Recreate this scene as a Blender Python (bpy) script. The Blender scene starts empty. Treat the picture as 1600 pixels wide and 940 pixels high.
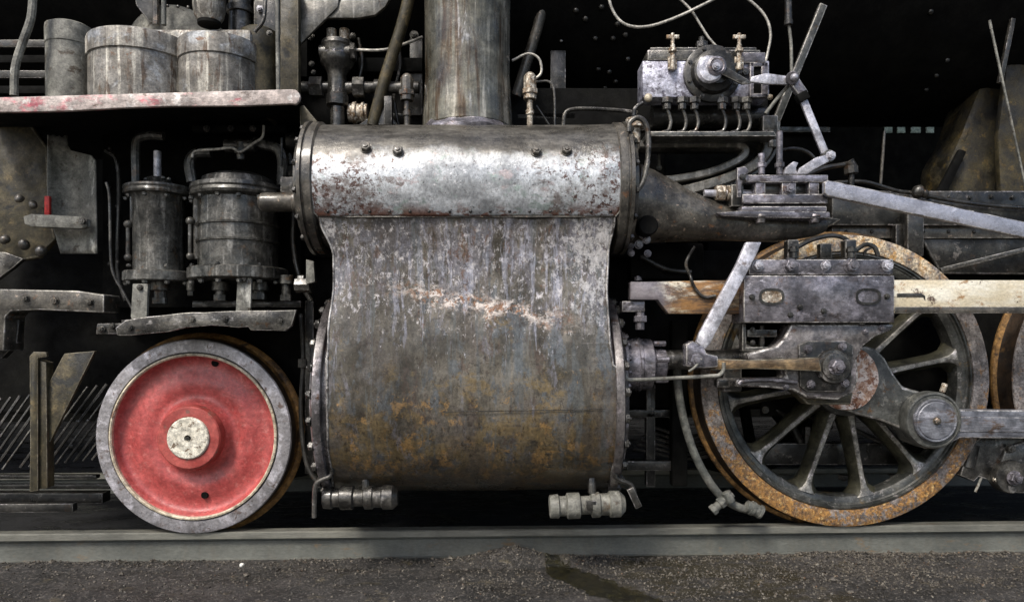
import bpy, bmesh, math, random
from mathutils import Vector, Matrix, noise as mn
R = math.radians
rnd = random.Random(7)
sc = bpy.context.scene
col = sc.collection

# ------------------------------------------------------------------ camera, sky, sun, exposure
F = 1132.0                                  # focal length in photo pixels (photo is 1600 wide)
CAM = Vector((0.0, -3.4, 0.895))
YAW, ROLL = R(1.2), R(0.25)
cd = bpy.data.cameras.new('camera'); cam = bpy.data.objects.new('camera', cd); col.objects.link(cam)
cd.sensor_width = 36; cd.lens = 36*F/1600; cd.shift_y = 60/1600; cd.clip_start = 0.05; cd.clip_end = 300
cam.location = CAM
cam.matrix_world = Matrix.Translation(CAM) @ Matrix.Rotation(-YAW, 4, 'Z') @ Matrix.Rotation(R(90), 4, 'X') @ Matrix.Rotation(-ROLL, 4, 'Z')
sc.camera = cam
CROT = (Matrix.Rotation(-YAW, 3, 'Z') @ Matrix.Rotation(R(90), 3, 'X') @ Matrix.Rotation(-ROLL, 3, 'Z'))

w = bpy.data.worlds.new('World'); sc.world = w; w.use_nodes = True
nt = w.node_tree; bg = nt.nodes['Background']
sky = nt.nodes.new('ShaderNodeTexSky'); sky.sky_type = 'NISHITA'; sky.sun_disc = False
SUN_EL, SUN_AZ = R(49), R(210)              # azimuth: clockwise from +Y; the sun stands behind the camera, to the left
sky.sun_elevation = SUN_EL; sky.sun_rotation = SUN_AZ
sky.air_density = 1.0; sky.dust_density = 3.0; sky.ozone_density = 1.2
nt.links.new(sky.outputs[0], bg.inputs[0]); bg.inputs[1].default_value = 0.085
ld = bpy.data.lights.new('sun', 'SUN'); ld.energy = 1.5; ld.angle = R(14); ld.color = (1, .96, .90)
sun = bpy.data.objects.new('sun', ld); col.objects.link(sun)
sdir = Vector((math.sin(SUN_AZ)*math.cos(SUN_EL), math.cos(SUN_AZ)*math.cos(SUN_EL), math.sin(SUN_EL)))
sun.rotation_euler = sdir.to_track_quat('Z', 'Y').to_euler(); sun.location = sdir*10
sc.view_settings.view_transform = 'Standard'; sc.view_settings.look = 'None'
sc.view_settings.exposure = 1.05; sc.view_settings.gamma = 1; sc.view_settings.use_curve_mapping = False

def at(px, py, Y):
    """world point seen at photo pixel (px,py) on the vertical plane at depth Y"""
    d = CROT @ Vector(((px-800)/F, (470-py)/F + 60/F, -1.0))
    # ray from the camera to the plane
    t = (Y-CAM.y)/d.y
    return CAM + d*t
def mpp(px, Y): return (at(px+1, 500, Y)-at(px, 500, Y)).length

# ------------------------------------------------------------------ materials
class NT:
    def __init__(s, name):
        s.m = bpy.data.materials.new(name); s.m.use_nodes = True
        s.t = s.m.node_tree; s.b = s.t.nodes['Principled BSDF']
        s.pos = s.t.nodes.new('ShaderNodeNewGeometry').outputs['Position']
    def link(s, a, b): s.t.links.new(a, b)
    def val(s, sock, v):
        if hasattr(v, 'is_linked') or hasattr(v, 'links'): s.link(v, sock)
        else: sock.default_value = v
    def noise(s, scale, detail=6, rough=.6, stretch=None, dist=0, off=(0,0,0)):
        n = s.t.nodes.new('ShaderNodeTexNoise')
        n.inputs['Scale'].default_value = scale; n.inputs['Detail'].default_value = detail
        n.inputs['Roughness'].default_value = rough; n.inputs['Distortion'].default_value = dist
        mp = s.t.nodes.new('ShaderNodeMapping'); mp.inputs['Location'].default_value = off
        if stretch: mp.inputs['Scale'].default_value = stretch
        s.link(s.pos, mp.inputs[0]); s.link(mp.outputs[0], n.inputs['Vector'])
        return n.outputs[0]
    def ramp(s, v, lo, hi, a=0., b=1.):
        n = s.t.nodes.new('ShaderNodeMapRange'); n.interpolation_type = 'SMOOTHSTEP'
        s.val(n.inputs[0], v); n.inputs[1].default_value = lo; n.inputs[2].default_value = hi
        n.inputs[3].default_value = a; n.inputs[4].default_value = b
        return n.outputs[0]
    def math(s, op, a, b=0., c=0.):
        n = s.t.nodes.new('ShaderNodeMath'); n.operation = op
        s.val(n.inputs[0], a); s.val(n.inputs[1], b); s.val(n.inputs[2], c)
        return n.outputs[0]
    def mix(s, f, a, b):
        n = s.t.nodes.new('ShaderNodeMix'); n.data_type = 'RGBA'
        s.val(n.inputs[0], f)
        for q, v in ((6, a), (7, b)):
            if isinstance(v, tuple): n.inputs[q].default_value = (*v, 1)
            else: s.link(v, n.inputs[q])
        return n.outputs[2]
    def mul(s, c, f):
        n = s.t.nodes.new('ShaderNodeVectorMath'); n.operation = 'SCALE'
        s.link(c, n.inputs[0]); s.val(n.inputs['Scale'], f); return n.outputs[0]
    def xyz(s):
        n = s.t.nodes.new('ShaderNodeSeparateXYZ'); s.link(s.pos, n.inputs[0]); return n.outputs
    def bump(s, h, strength, dist=.004):
        n = s.t.nodes.new('ShaderNodeBump'); n.inputs['Strength'].default_value = strength
        n.inputs['Distance'].default_value = dist; s.link(h, n.inputs['Height'])
        return n.outputs[0]
    def done(s, c, rough, metal, nor=None):
        s.val(s.b.inputs['Base Color'], c); s.val(s.b.inputs['Roughness'], rough); s.val(s.b.inputs['Metallic'], metal)
        if nor is not None: s.link(nor, s.b.inputs['Normal'])
        return s.m

def worn(name, a, b, sc_=5, rough=(.35,.65), metal=0., spots=(), streak=None, grain=.5, gscale=95, bump=.6, dist=.003, gstretch=None, spec=.5, oil=0, warm=.93, film=(.55, 1.35)):
    """two base tones in blotches, spots=[(colour, scale, lo, hi, stretch)], streak=(colour, amount)"""
    s = NT(name)
    c = s.mix(s.ramp(s.noise(sc_, 8, .62), .38, .62), a, b)
    if streak:
        f = s.ramp(s.noise(30, 5, .6, (1, 1, streak[2] if len(streak) > 2 else .08), .6), .5, .68, 0, streak[1])
        c = s.mix(f, c, streak[0])
    f_last = None
    for i, sp in enumerate(spots):
        st = sp[4] if len(sp) > 4 else None
        f = s.ramp(s.noise(sp[1], 9, .68, st, .3, (3.1*i+1, 7.7*i, 5.3)), sp[2], sp[3])
        c = s.mix(f, c, sp[0]); f_last = f
    g = s.noise(gscale, 5, .78, gstretch); grain *= .5
    c = s.mul(c, s.ramp(g, .34, .66, 1-grain, 1+grain))
    c = s.mul(c, s.ramp(s.noise(sc_*2.3, 9, .74, None, .2, (11,3,6)), .36, .64, film[0], film[1]))     # oil film, uneven
    s.b.inputs['Specular IOR Level'].default_value = spec
    tint = s.t.nodes.new('ShaderNodeVectorMath'); tint.operation = 'MULTIPLY'; s.link(c, tint.inputs[0]); tint.inputs[1].default_value = (1.02 if warm < 1 else 1, 1.0, warm)
    c = tint.outputs[0]
    ro = s.ramp(s.noise(14, 6, .65), .35, .65, rough[0], rough[1])
    if oil:
        s.val(s.b.inputs['Coat Weight'], s.ramp(s.noise(7, 8, .7, None, 0, (2,7,1)), .42, .60, 0, oil)); s.b.inputs['Coat Roughness'].default_value = .16
    h = s.math('ADD', s.math('MULTIPLY', s.noise(26, 6, .65), 1.2), g)
    return s.done(c, ro, metal, s.bump(h, bump, dist))

RUST = (.20,.075,.025); ORNG = (.42,.17,.03); LAV = (.40,.37,.44); CREAM = (.55,.47,.36)
mt = {}
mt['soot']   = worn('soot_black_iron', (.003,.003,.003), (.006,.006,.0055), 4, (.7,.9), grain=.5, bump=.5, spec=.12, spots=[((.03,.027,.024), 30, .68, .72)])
mt['dark']   = worn('dark_greasy_iron', (.011,.011,.010), (.042,.040,.037), 8, (.26,.5), .3, grain=.7, spots=[((.12,.11,.105), 24, .58, .66), ((.05,.03,.017), 9, .6, .7)], oil=.7)
mt['grease'] = worn('oily_grey_iron', (.028,.027,.026), (.115,.11,.102), 9, (.22,.45), .45, grain=.7, spots=[((.24,.23,.23), 17, .57, .66), ((.08,.045,.025), 12, .6, .68)], oil=.7)
mt['lav']    = worn('bare_oiled_steel', (.09,.084,.088), (.20,.187,.194), 8, (.2,.42), .45, grain=.5, gstretch=(.5,1,1), spots=[((.30,.28,.30), 9, .50, .64, (.6,1,1.1)), ((.07,.058,.054), 13, .56, .66, (.6,1,1.2)), ((.52,.49,.50), 20, .60, .68, (.6,1,1)), ((.13,.075,.045), 18, .60, .7)], oil=.7, warm=1.04)
mt['bright'] = worn('bright_steel', (.44,.43,.44), (.62,.61,.63), 8, (.22,.4), .45, grain=.3, spots=[((.24,.20,.18), 14, .56, .68), ((.85,.84,.84), 10, .56, .66), ((.13,.10,.08), 36, .64, .7)], warm=1.04)
mt['chestend'] = worn('dark_rusty_casting', (.048,.044,.039), (.115,.106,.093), 7, (.26,.5), .2, grain=.6, spots=[((.32,.25,.20), 34, .6, .66), ((.17,.09,.05), 20, .6, .68)], oil=.7)
mt['red']    = worn('red_wheel_paint', (.36,.062,.062), (.43,.090,.088), 9, (.25,.45), grain=.4, gscale=60, bump=.6, spots=[((.50,.17,.16), 30, .54, .70), ((.27,.06,.05), 26, .62, .72), ((.16,.08,.06), 44, .66, .72), ((.60,.38,.30), 60, .68, .73)], film=(.82, 1.15))
mt['redhub'] = worn('red_hub_paint', (.28,.045,.04), (.42,.09,.08), 12, (.3,.5), grain=.3, spots=[((.22,.10,.08), 20, .58, .66)], film=(.82, 1.15))
mt['tyre']   = worn('worn_grey_tyre_steel', (.25,.24,.235), (.36,.345,.34), 9, (.26,.45), .4, grain=.5, gscale=75, spots=[((.58,.56,.57), 13, .50, .64), ((.16,.12,.10), 24, .56, .66), ((.08,.06,.05), 50, .62, .68)], warm=1.04, film=(.82, 1.15))
mt['tread']  = worn('rusty_wheel_flange', (.16,.085,.028), (.30,.17,.06), 20, (.4,.65), .15, grain=.4, spots=[((.05,.03,.018), 9, .52, .62), ((.42,.25,.11), 40, .62, .7)])
mt['creamring'] = worn('cream_ring_paint', (.48,.42,.32), (.60,.54,.44), 14, (.4,.6), grain=.3, spots=[((.25,.15,.10), 24, .56, .64)])
mt['treaddark'] = worn('shaded_greasy_tread', (.012,.009,.007), (.035,.022,.013), 12, (.45,.7), grain=.4, spots=[((.10,.055,.02), 14, .60, .70)])  # greasy tread, shadow near the tyre face put into the dark colour
mt['white']  = worn('chipped_white_paint', (.58,.55,.48), (.74,.71,.64), 20, (.5,.7), grain=.3, spots=[((.14,.09,.05), 34, .57, .62), ((.02,.02,.02), 75, .63, .66)])
mt['wheelgrey'] = worn('grey_green_wheel_paint', (.034,.036,.034), (.085,.086,.082), 8, (.28,.5), .3, grain=.6, spots=[((.23,.22,.22), 24, .58, .66), ((.12,.08,.03), 8, .57, .68)], oil=.7)
mt['olivegrey'] = worn('olive_grey_spoke', (.026,.026,.018), (.065,.062,.042), 8, (.35,.55), .15, grain=.6)
mt['olivedim'] = worn('sooty_brown_ash_pan', (.012,.010,.005), (.038,.030,.012), 7, (.5,.8), grain=.6, spots=[((.075,.05,.012), 16, .56, .66), ((.008,.008,.007), 6, .52, .62)])
mt['casinggrey'] = worn('dull_pump_casing', (.06,.058,.05), (.13,.125,.115), 6, (.3,.5), .3, grain=.5, streak=((.28,.27,.26), .7, .1), spots=[((.07,.045,.03), 12, .56, .66)], oil=.7)
mt['ringsteel'] = worn('oily_cover_ring', (.085,.078,.078), (.18,.168,.165), 9, (.25,.45), .4, grain=.5, spots=[((.34,.31,.33), 12, .54, .66), ((.10,.055,.035), 16, .58, .68)], oil=.7, warm=.97)
mt['webgrey'] = worn('matt_grey_crank_web', (.070,.073,.071), (.110,.113,.109), 7, (.35,.55), .15, grain=.5, spots=[((.20,.20,.19), 16, .58, .66), ((.12,.07,.035), 12, .62, .70)])
mt['rodblue'] = worn('blue_grey_side_rod', (.115,.118,.128), (.18,.185,.196), 7, (.3,.5), .25, grain=.5, gstretch=(.2,1,1.4), spots=[((.10,.07,.05), 14, .58, .66, (.4,1,1)), ((.36,.36,.38), 12, .56, .66, (.3,1,1))], warm=1.04)
mt['rustlink'] = worn('rusty_oiled_link', (.10,.065,.035), (.20,.14,.08), 9, (.3,.5), .25, grain=.6, gstretch=(.3,1,1.3), spots=[((.36,.24,.12), 14, .54, .66, (.4,1,1)), ((.04,.03,.02), 16, .56, .66, (.4,1,1))], oil=.7)
mt['radiussteel'] = worn('blue_oiled_radius_rod', (.27,.275,.30), (.40,.405,.44), 6, (.22,.4), .45, grain=.3, film=(.85,1.12), warm=1.04, spots=[((.16,.13,.12), 14, .60, .70), ((.55,.55,.58), 8, .58, .68)])
mt['brass']  = worn('crusty_brass', (.18,.12,.07), (.40,.36,.31), 40, (.4,.6), .3, grain=.6, spots=[((.72,.68,.62), 50, .52, .6), ((.10,.05,.03), 60, .58, .64)])
mt['rubber'] = worn('grey_rubber', (.09,.095,.09), (.15,.15,.14), 14, (.5,.8), grain=.4)
mt['wire']   = worn('pale_copper_wire', (.36,.35,.33), (.5,.48,.45), 20, (.35,.5), .3, grain=.3)
mt['olive']  = worn('drab_brown_iron', (.035,.03,.016), (.085,.07,.04), 8, (.4,.7), grain=.5, spots=[((.13,.10,.05), 14, .56, .66), ((.02,.02,.018), 7, .55, .64)])
mt['board']  = worn('worn_pink_edge_paint', (.42,.36,.35), (.52,.46,.45), 9, (.4,.6), .05, grain=.4, gstretch=(.5,1,1.5), spots=[((.60,.14,.19), 7, .52, .62, (.5,1,1)), ((.16,.12,.10), 28, .58, .66, (.4,1,1)), ((.70,.66,.66), 14, .58, .66)])
mt['pipe']   = worn('streaked_steam_pipe', (.085,.082,.066), (.16,.155,.13), 5, (.22,.45), .35, grain=.45, gstretch=(1.4,1.4,.12), streak=((.42,.40,.36), .9, .03), spots=[((.06,.035,.015), 9, .50, .62, (1.4,1.4,.10)), ((.40,.40,.42), 18, .60, .70, (1,1,.2))], oil=.7)
mt['drum']   = worn('pale_streaked_drum', (.11,.10,.085), (.22,.21,.20), 6, (.35,.6), .15, grain=.6, streak=((.52,.50,.46), .9, .05), spots=[((.10,.07,.05), 15, .53, .62, (1.8,1.8,.35)), ((.36,.38,.42), 7, .55, .68), ((.14,.08,.05), 30, .60, .66, (.8,.8,1.2))])
mt['pumpmetal'] = worn('sooty_pump_casting', (.036,.036,.034), (.105,.103,.098), 9, (.24,.45), .4, grain=.7, streak=((.27,.265,.26), .75, .12), spots=[((.10,.065,.04), 12, .58, .68)], oil=.7)
mt['railweb'] = worn('grey_rail_web', (.085,.090,.084), (.120,.126,.117), 2, (.55,.8), grain=.3, gstretch=(.4,1,1), streak=((.11,.105,.09), .5, .3), spots=[((.15,.11,.07), 16, .6, .7, (.4,1,1))], film=(.9, 1.08))
mt['railtop'] = worn('polished_rail_head', (.15,.152,.14), (.22,.22,.20), 3, (.3,.5), .3, grain=.25, gstretch=(.1,1,1), spots=[((.16,.13,.10), 14, .60, .7, (.15,1,1))], film=(.9, 1.08))
mt['ledge']  = worn('chalky_bent_plate', (.13,.13,.118), (.23,.228,.21), 7, (.45,.7), grain=.5, spots=[((.42,.42,.40), 10, .58, .66, (1,1,.4)), ((.07,.055,.04), 16, .57, .66)])
mt['redstrip'] = worn('bright_red_paint', (.55,.02,.02), (.62,.04,.03), 12, (.4,.6), grain=.2)
mt['sleeper'] = worn('oily_timber', (.03,.025,.02), (.06,.05,.04), 8, (.6,.8), grain=.5, gstretch=(1,.15,1))
mt['stone']  = worn('white_stone', (.6,.6,.58), (.7,.7,.68), 30, (.6,.8), grain=.2)

def m_slidebar():
    s = NT('oily_rusty_slide_bar')
    c = s.mix(s.ramp(s.noise(7, 8, .6, (.5,1,1.6)), .40, .60), (.66,.57,.40), (.85,.80,.66))
    c = s.mix(s.ramp(s.noise(11, 10, .76, (.7,1,1), .3, (4,2,1)), .54, .62), c, (.38,.22,.10))
    c = s.mix(s.ramp(s.noise(18, 10, .78, (.8,1,1), .2, (9,2,1)), .56, .62), c, (.10,.06,.045))
    x = s.xyz()[0]
    c = s.mix(s.math('MULTIPLY', s.ramp(x, 1.3, 1.5, 1, 0), s.ramp(s.noise(9, 9, .76, (.4,1,1.5), .3, (1,5,1)), .40, .54)), c, s.mix(s.ramp(s.noise(16, 8, .75, (.3,1,1.5)), .42, .56), (.36,.19,.07), (.13,.085,.055)))
    c = s.mix(s.ramp(s.math('ADD', x, s.math('MULTIPLY', s.noise(7, 6, .6), .30)), .82, .94, 1, 0), c, s.mix(s.ramp(s.noise(20, 6, .6, (.3,1,1)), .4, .6), (.16,.14,.15), (.30,.27,.28)))
    g = s.noise(110, 4, .7, (.6,1,1)); c = s.mul(c, s.ramp(g, .3, .7, .8, 1.15))
    return s.done(c, s.ramp(s.noise(12, 4), .35, .65, .2, .5), .25, s.bump(g, .5, .002))
mt['slide'] = m_slidebar()

DCX = at(1322, 584, 0).x
def m_drivertyre():
    s = NT('driver_tyre_rust')
    x, y, z = s.xyz()
    c = s.mix(s.ramp(s.noise(16, 8, .65), .4, .6), (.13,.115,.105), (.30,.27,.25))
    o = s.mix(s.ramp(s.noise(38, 8, .7), .42, .58), (.44,.225,.065), (.20,.115,.055))
    o = s.mix(s.ramp(s.noise(40, 8, .78, None, 0, (5,5,5)), .54, .62), o, (.66,.46,.20))
    low = s.math('ADD', s.ramp(z, .10, .85, .08, -.03), s.ramp(s.math('ABSOLUTE', s.math('SUBTRACT', x, DCX-.36)), .05, .35, .06, -.01))
    rm = s.ramp(s.math('ADD', s.noise(14, 10, .82, None, .2, (2,9,4)), low), .52, .58)
    c = s.mix(rm, c, o)
    top = s.math('MULTIPLY', s.ramp(z, 1.05, 1.28), s.ramp(s.noise(17, 8, .7, None, 0, (8,1,1)), .40, .55))
    c = s.mix(top, c, s.mix(s.ramp(s.noise(30, 6, .7), .45, .6), (.72,.60,.42), (.48,.28,.10)))
    c = s.mix(s.ramp(s.noise(55, 9, .8, None, .1, (3,3,8)), .54, .60, 0, .85), c, (.06,.035,.025))
    g = s.noise(80, 6, .8); c = s.mul(c, s.ramp(g, .35, .65, .45, 1.5))
    return s.done(c, s.ramp(s.noise(20, 4), .35, .65, .35, .65), .1, s.bump(s.math('ADD', g, s.noise(40, 6, .7)), .9, .003))
mt['drivertyre'] = m_drivertyre()

def m_flaky():
    s = NT('flaking_rust_on_hub')
    c = s.mix(s.ramp(s.noise(18, 8, .8), .42, .56), (.26,.10,.045), (.60,.38,.26))
    c = s.mix(s.ramp(s.noise(24, 9, .8, None, .3, (4,4,4)), .49, .55), c, (.88,.76,.68))
    c = s.mix(s.ramp(s.noise(30, 9, .8, None, .3, (8,4,4)), .55, .60), c, (.10,.04,.02))
    return s.done(c, .6, 0, s.bump(s.noise(60, 8, .75), 1, .006))
mt['flaky'] = m_flaky()

ZSEAM = at(730, 338, -.455).z
def m_casing():
    """weathered casing sheet: vertical runs of pale violet, brown-orange rust lower down, one long scrape, pale spotted band on the chest"""
    s = NT('weathered_casing_sheet')
    x, y, z = s.xyz()
    N = s.noise
    c = s.mix(s.ramp(N(7, 10, .70, (1.2,1,.6)), .40, .60), (.062,.055,.042), (.150,.135,.110))
    lowm = s.ramp(z, .25, 1.2, .09, -.10)
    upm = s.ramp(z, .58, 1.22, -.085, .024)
    # slate and dark brown patches, taller than wide
    c = s.mix(s.ramp(N(10, 9, .70, (1.3,1,.45), .2, (2,2,2)), 0.536, 0.584, 0, .85), c, (.105,.115,.122))
    c = s.mix(s.ramp(N(12, 10, .75, (1.2,1,.55), .3, (5,13,3)), 0.556, 0.604, 0, .85), c, (.085,.062,.048))
    # olive-brown and orange staining, more of it below the middle
    c = s.mix(s.ramp(s.math('ADD', N(6, 10, .74, (1,1,1.1), .3, (3,1,8)), lowm), 0.516, 0.594, 0, .85), c, (.17,.125,.062))
    c = s.mix(s.ramp(s.math('ADD', N(12, 10, .78, (1.1,1,1), .3, (6,1,2)), lowm), 0.588, 0.642, 0, .8), c, (.34,.205,.08))
    # pale violet wash and runs on the upper half
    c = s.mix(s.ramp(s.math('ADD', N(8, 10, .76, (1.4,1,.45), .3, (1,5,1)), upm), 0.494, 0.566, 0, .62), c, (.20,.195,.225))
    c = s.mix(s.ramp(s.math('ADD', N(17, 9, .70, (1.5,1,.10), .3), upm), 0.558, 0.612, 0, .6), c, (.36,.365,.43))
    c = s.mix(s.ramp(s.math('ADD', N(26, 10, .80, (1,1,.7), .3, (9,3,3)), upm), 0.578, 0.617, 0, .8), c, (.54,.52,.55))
    c = s.mix(s.ramp(s.math('ADD', N(15, 10, .80, (1.2,1,.6), .4, (7,9,3)), upm), 0.574, 0.616, 0, .85), c, (.13,.075,.05))
    c = s.mix(s.ramp(N(3.2, 8, .70, (1.5,1,.8), .2, (12,3,3)), 0.520, 0.580, 0, .55), c, (.115,.10,.088))
    c = s.mul(c, s.ramp(N(2.6, 6, .6, (1.6,1,.7), 0, (4,13,3)), .36, .62, .72, 1.25))
    # edges of the sheet rubbed pale near the waist
    ex = s.ramp(s.math('ABSOLUTE', s.math('ADD', x, .17)), .36, .58, -.10, .10)
    c = s.mix(s.math('MULTIPLY', s.ramp(s.math('ADD', N(20, 10, .78, (1,1,.7), .2, (2,8,6)), ex), 0.556, 0.604, 0, .85), s.ramp(z, .85, 1.1)), c, (.56,.54,.53))
    # fine horizontal crazing
    c = s.mix(s.ramp(N(24, 9, .78, (.3,1,1.8), .3, (1,7,3)), 0.568, 0.622, 0, .35), c, (.06,.05,.04))
    c = s.mix(s.ramp(N(30, 8, .74, (.2,1,2.4), .2, (4,2,3)), 0.616, 0.664, 0, .3), c, (.42,.38,.33))
    c = s.mix(s.ramp(s.math('ADD', N(48, 9, .80, (1,1,.6), .1, (9,13,3)), upm), .575, .605, 0, .7), c, (.58,.55,.54))
    c = s.mix(s.ramp(N(44, 9, .80, (1.1,1,.7), .1, (19,1,3)), .55, .58, 0, .7), c, (.045,.035,.028))
    c = s.mix(s.ramp(N(4.5, 8, .66, (5,1,.35), 0, (3,7,13)), .56, .60, 0, .45), c, (.115,.13,.135))
    # the long scrape falling to the right
    p0, p1 = at(610, 445, -.45), at(930, 505, -.45)
    sl = (p1.z-p0.z)/(p1.x-p0.x)
    d = s.math('SUBTRACT', z, s.math('MULTIPLY_ADD', x, sl, p0.z-sl*p0.x))
    d = s.math('ABSOLUTE', s.math('ADD', d, s.math('MULTIPLY_ADD', s.noise(9, 8, .75), .22, -.10)))
    band = s.math('MULTIPLY', s.ramp(d, .012, .05, 1, 0), s.math('MULTIPLY', s.ramp(x, p0.x-.10, p0.x+.22), s.ramp(x, p1.x-.35, p1.x+.02, 1, 0)))
    br = s.math('MULTIPLY', band, s.ramp(s.noise(26, 10, .80, (.7,1,1), .3), 0.482, 0.548))
    c = s.mix(br, c, (.74,.66,.60))
    br2 = s.math('MULTIPLY', band, s.ramp(s.noise(40, 8, .75, None, .5, (5,5,5)), 0.516, 0.564))
    c = s.mix(br2, c, (.26,.14,.08))
    # chest: above the seam, worn pale band with the sky reflection painted in
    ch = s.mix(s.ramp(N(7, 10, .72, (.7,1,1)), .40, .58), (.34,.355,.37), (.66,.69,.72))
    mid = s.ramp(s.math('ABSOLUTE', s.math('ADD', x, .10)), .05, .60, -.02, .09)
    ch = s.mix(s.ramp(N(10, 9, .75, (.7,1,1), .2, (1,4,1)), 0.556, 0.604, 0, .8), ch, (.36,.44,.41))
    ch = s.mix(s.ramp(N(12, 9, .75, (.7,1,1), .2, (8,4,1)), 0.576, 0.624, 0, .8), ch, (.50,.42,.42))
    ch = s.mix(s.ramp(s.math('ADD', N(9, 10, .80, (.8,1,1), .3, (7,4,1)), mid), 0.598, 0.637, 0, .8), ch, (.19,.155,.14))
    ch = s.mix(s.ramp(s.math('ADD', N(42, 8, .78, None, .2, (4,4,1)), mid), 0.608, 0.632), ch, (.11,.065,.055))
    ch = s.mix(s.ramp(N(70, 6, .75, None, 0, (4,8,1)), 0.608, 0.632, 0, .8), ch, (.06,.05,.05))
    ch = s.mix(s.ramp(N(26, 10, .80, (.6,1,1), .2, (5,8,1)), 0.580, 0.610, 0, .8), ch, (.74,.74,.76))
    rim = s.math('MULTIPLY', s.ramp(z, ZSEAM+.0, ZSEAM+.06, 1, 0), s.ramp(s.noise(16, 8, .7, (.6,1,1), 0, (3,3,9)), 0.480, 0.540))
    ch = s.mix(rim, ch, (.21,.10,.07))
    # dirty upper half of the chest: soot settled on the top
    zt = s.math('ADD', z, s.math('MULTIPLY_ADD', s.noise(7, 10, .76, (.7,1,1)), .26, -.13))
    top = s.ramp(zt, ZSEAM+.195, ZSEAM+.285)
    tc = s.mix(s.ramp(s.noise(14, 8, .7, (.35,1,1.6)), .4, .62), (.060,.055,.046), (.155,.145,.125))
    ch = s.mix(top, ch, tc)
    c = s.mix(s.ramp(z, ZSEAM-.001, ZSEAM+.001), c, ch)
    # darker towards the foot
    bt = s.math('ADD', z, s.math('MULTIPLY_ADD', s.noise(5, 7, .7, (.5,1,1)), .2, -.1))
    c = s.mix(s.ramp(bt, .24, .42, .8, 0), c, (.045,.04,.032))
    g = s.noise(85, 6, .82, (.9,1,.6)); c = s.mul(c, s.ramp(g, .36, .64, .72, 1.28))
    ro = s.ramp(s.noise(9, 7, .65), .35, .65, .24, .48)
    h = s.math('ADD', s.math('MULTIPLY', s.noise(22, 8, .7), 1.3), g)
    s.val(s.b.inputs['Coat Weight'], s.ramp(N(4, 8, .72, (1,1,.6), 0, (2,7,1)), .44, .60, 0, .5)); s.b.inputs['Coat Roughness'].default_value = .2
    tint = s.t.nodes.new('ShaderNodeVectorMath'); tint.operation = 'MULTIPLY'; s.link(c, tint.inputs[0]); tint.inputs[1].default_value = (.93, .92, .90)
    c = tint.outputs[0]
    return s.done(c, ro, .38, s.bump(h, .5, .003))
mt['casing'] = m_casing()

def m_ground():
    s = NT('oily_ash_ground')
    x, y, z = s.xyz()
    c = s.mix(s.ramp(s.noise(4, 9, .65), .40, .62), (.024,.022,.019), (.058,.052,.046))
    c = s.mix(s.ramp(s.noise(60, 8, .75), .52, .62), c, (.12,.108,.095))
    c = s.mix(s.ramp(s.noise(45, 8, .75, None, 0, (4,3,1)), .56, .64), c, (.04,.037,.034))
    c = s.mix(s.ramp(s.noise(7, 8, .7, None, 0, (4,3,7)), .58, .68), c, (.12,.10,.065))
    # wet mossy rut
    a, b = RUT
    dx, dy = (b-a).x, (b-a).y; L = math.hypot(dx, dy)
    u = s.math('ADD', s.math('MULTIPLY', s.math('SUBTRACT', x, a.x), -dy/L), s.math('MULTIPLY', s.math('SUBTRACT', y, a.y), dx/L))
    u = s.math('ABSOLUTE', s.math('ADD', u, s.math('MULTIPLY_ADD', s.noise(9, 8, .78), .22, -.11)))
    m = s.math('MULTIPLY', s.ramp(u, .06, .10, 1, 0), s.ramp(x, a.x-.03, a.x+.03))
    m = s.ramp(m, .05, .5)
    c = s.mix(m, c, s.mix(s.ramp(s.noise(30, 6, .7), .45, .6), (.006,.006,.003), (.030,.026,.008)))
    ox = s.ramp(s.math('ABSOLUTE', s.math('SUBTRACT', x, at(1120, 900, -.4).x)), .15, .7, .12, -.04)
    c = s.mix(s.ramp(s.math('ADD', s.noise(9, 8, .7, (.6,1.4,1), 0, (1,1,7)), ox), .54, .64, 0, .85), c, (.035,.028,.012))
    # black ballast under the engine
    c = s.mix(s.ramp(y, .05, .16), c, (.012,.012,.012))
    g = s.noise(120, 5, .75); c = s.mul(c, s.ramp(g, .3, .7, .45, 1.5))
    wet = s.ramp(s.noise(5, 8, .72, (.6,1.6,1), 0, (6,1,7)), .46, .60)
    ro = s.mix(m, s.mix(wet, (.7,.7,.7), (.22,.22,.22)), (.12,.12,.12))
    return s.done(c, ro, 0, s.bump(s.math('ADD', g, s.noise(40, 8, .75)), 1, .008))
RUT = (at(855, 885, -.12), at(985, 955, -.55))
mt['ground'] = m_ground()

# lighter copies of the same metals: edge highlights painted over rubbed edges
mt['edge_dark']  = worn('rubbed_highlight_dark', (.055,.053,.051), (.16,.153,.147), 14, (.25,.45), .4, grain=.7, spots=[((.34,.32,.34), 20, .54, .62)])
mt['edge_grease'] = worn('rubbed_highlight_iron', (.15,.145,.14), (.33,.32,.30), 14, (.25,.45), .45, grain=.6, spots=[((.46,.44,.46), 20, .52, .62)])
mt['edge_lav']   = worn('rubbed_highlight_steel', (.24,.23,.23), (.56,.54,.54), 14, (.22,.4), .5, grain=.6, spots=[((.08,.07,.07), 20, .52, .6)])
mt['edge_olive'] = worn('rubbed_highlight_brown', (.09,.08,.055), (.20,.18,.14), 14, (.4,.6), .1, grain=.6)
EDGE = {'radiussteel':'edge_lav','rustlink':'edge_olive','webgrey':'edge_grease','ringsteel':'edge_lav','rodblue':'edge_lav','olivegrey':'edge_grease','dark':'edge_dark','grease':'edge_grease','lav':'edge_lav','chestend':'edge_grease','olive':'edge_olive','pumpmetal':'edge_grease','wheelgrey':'edge_grease'}

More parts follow.
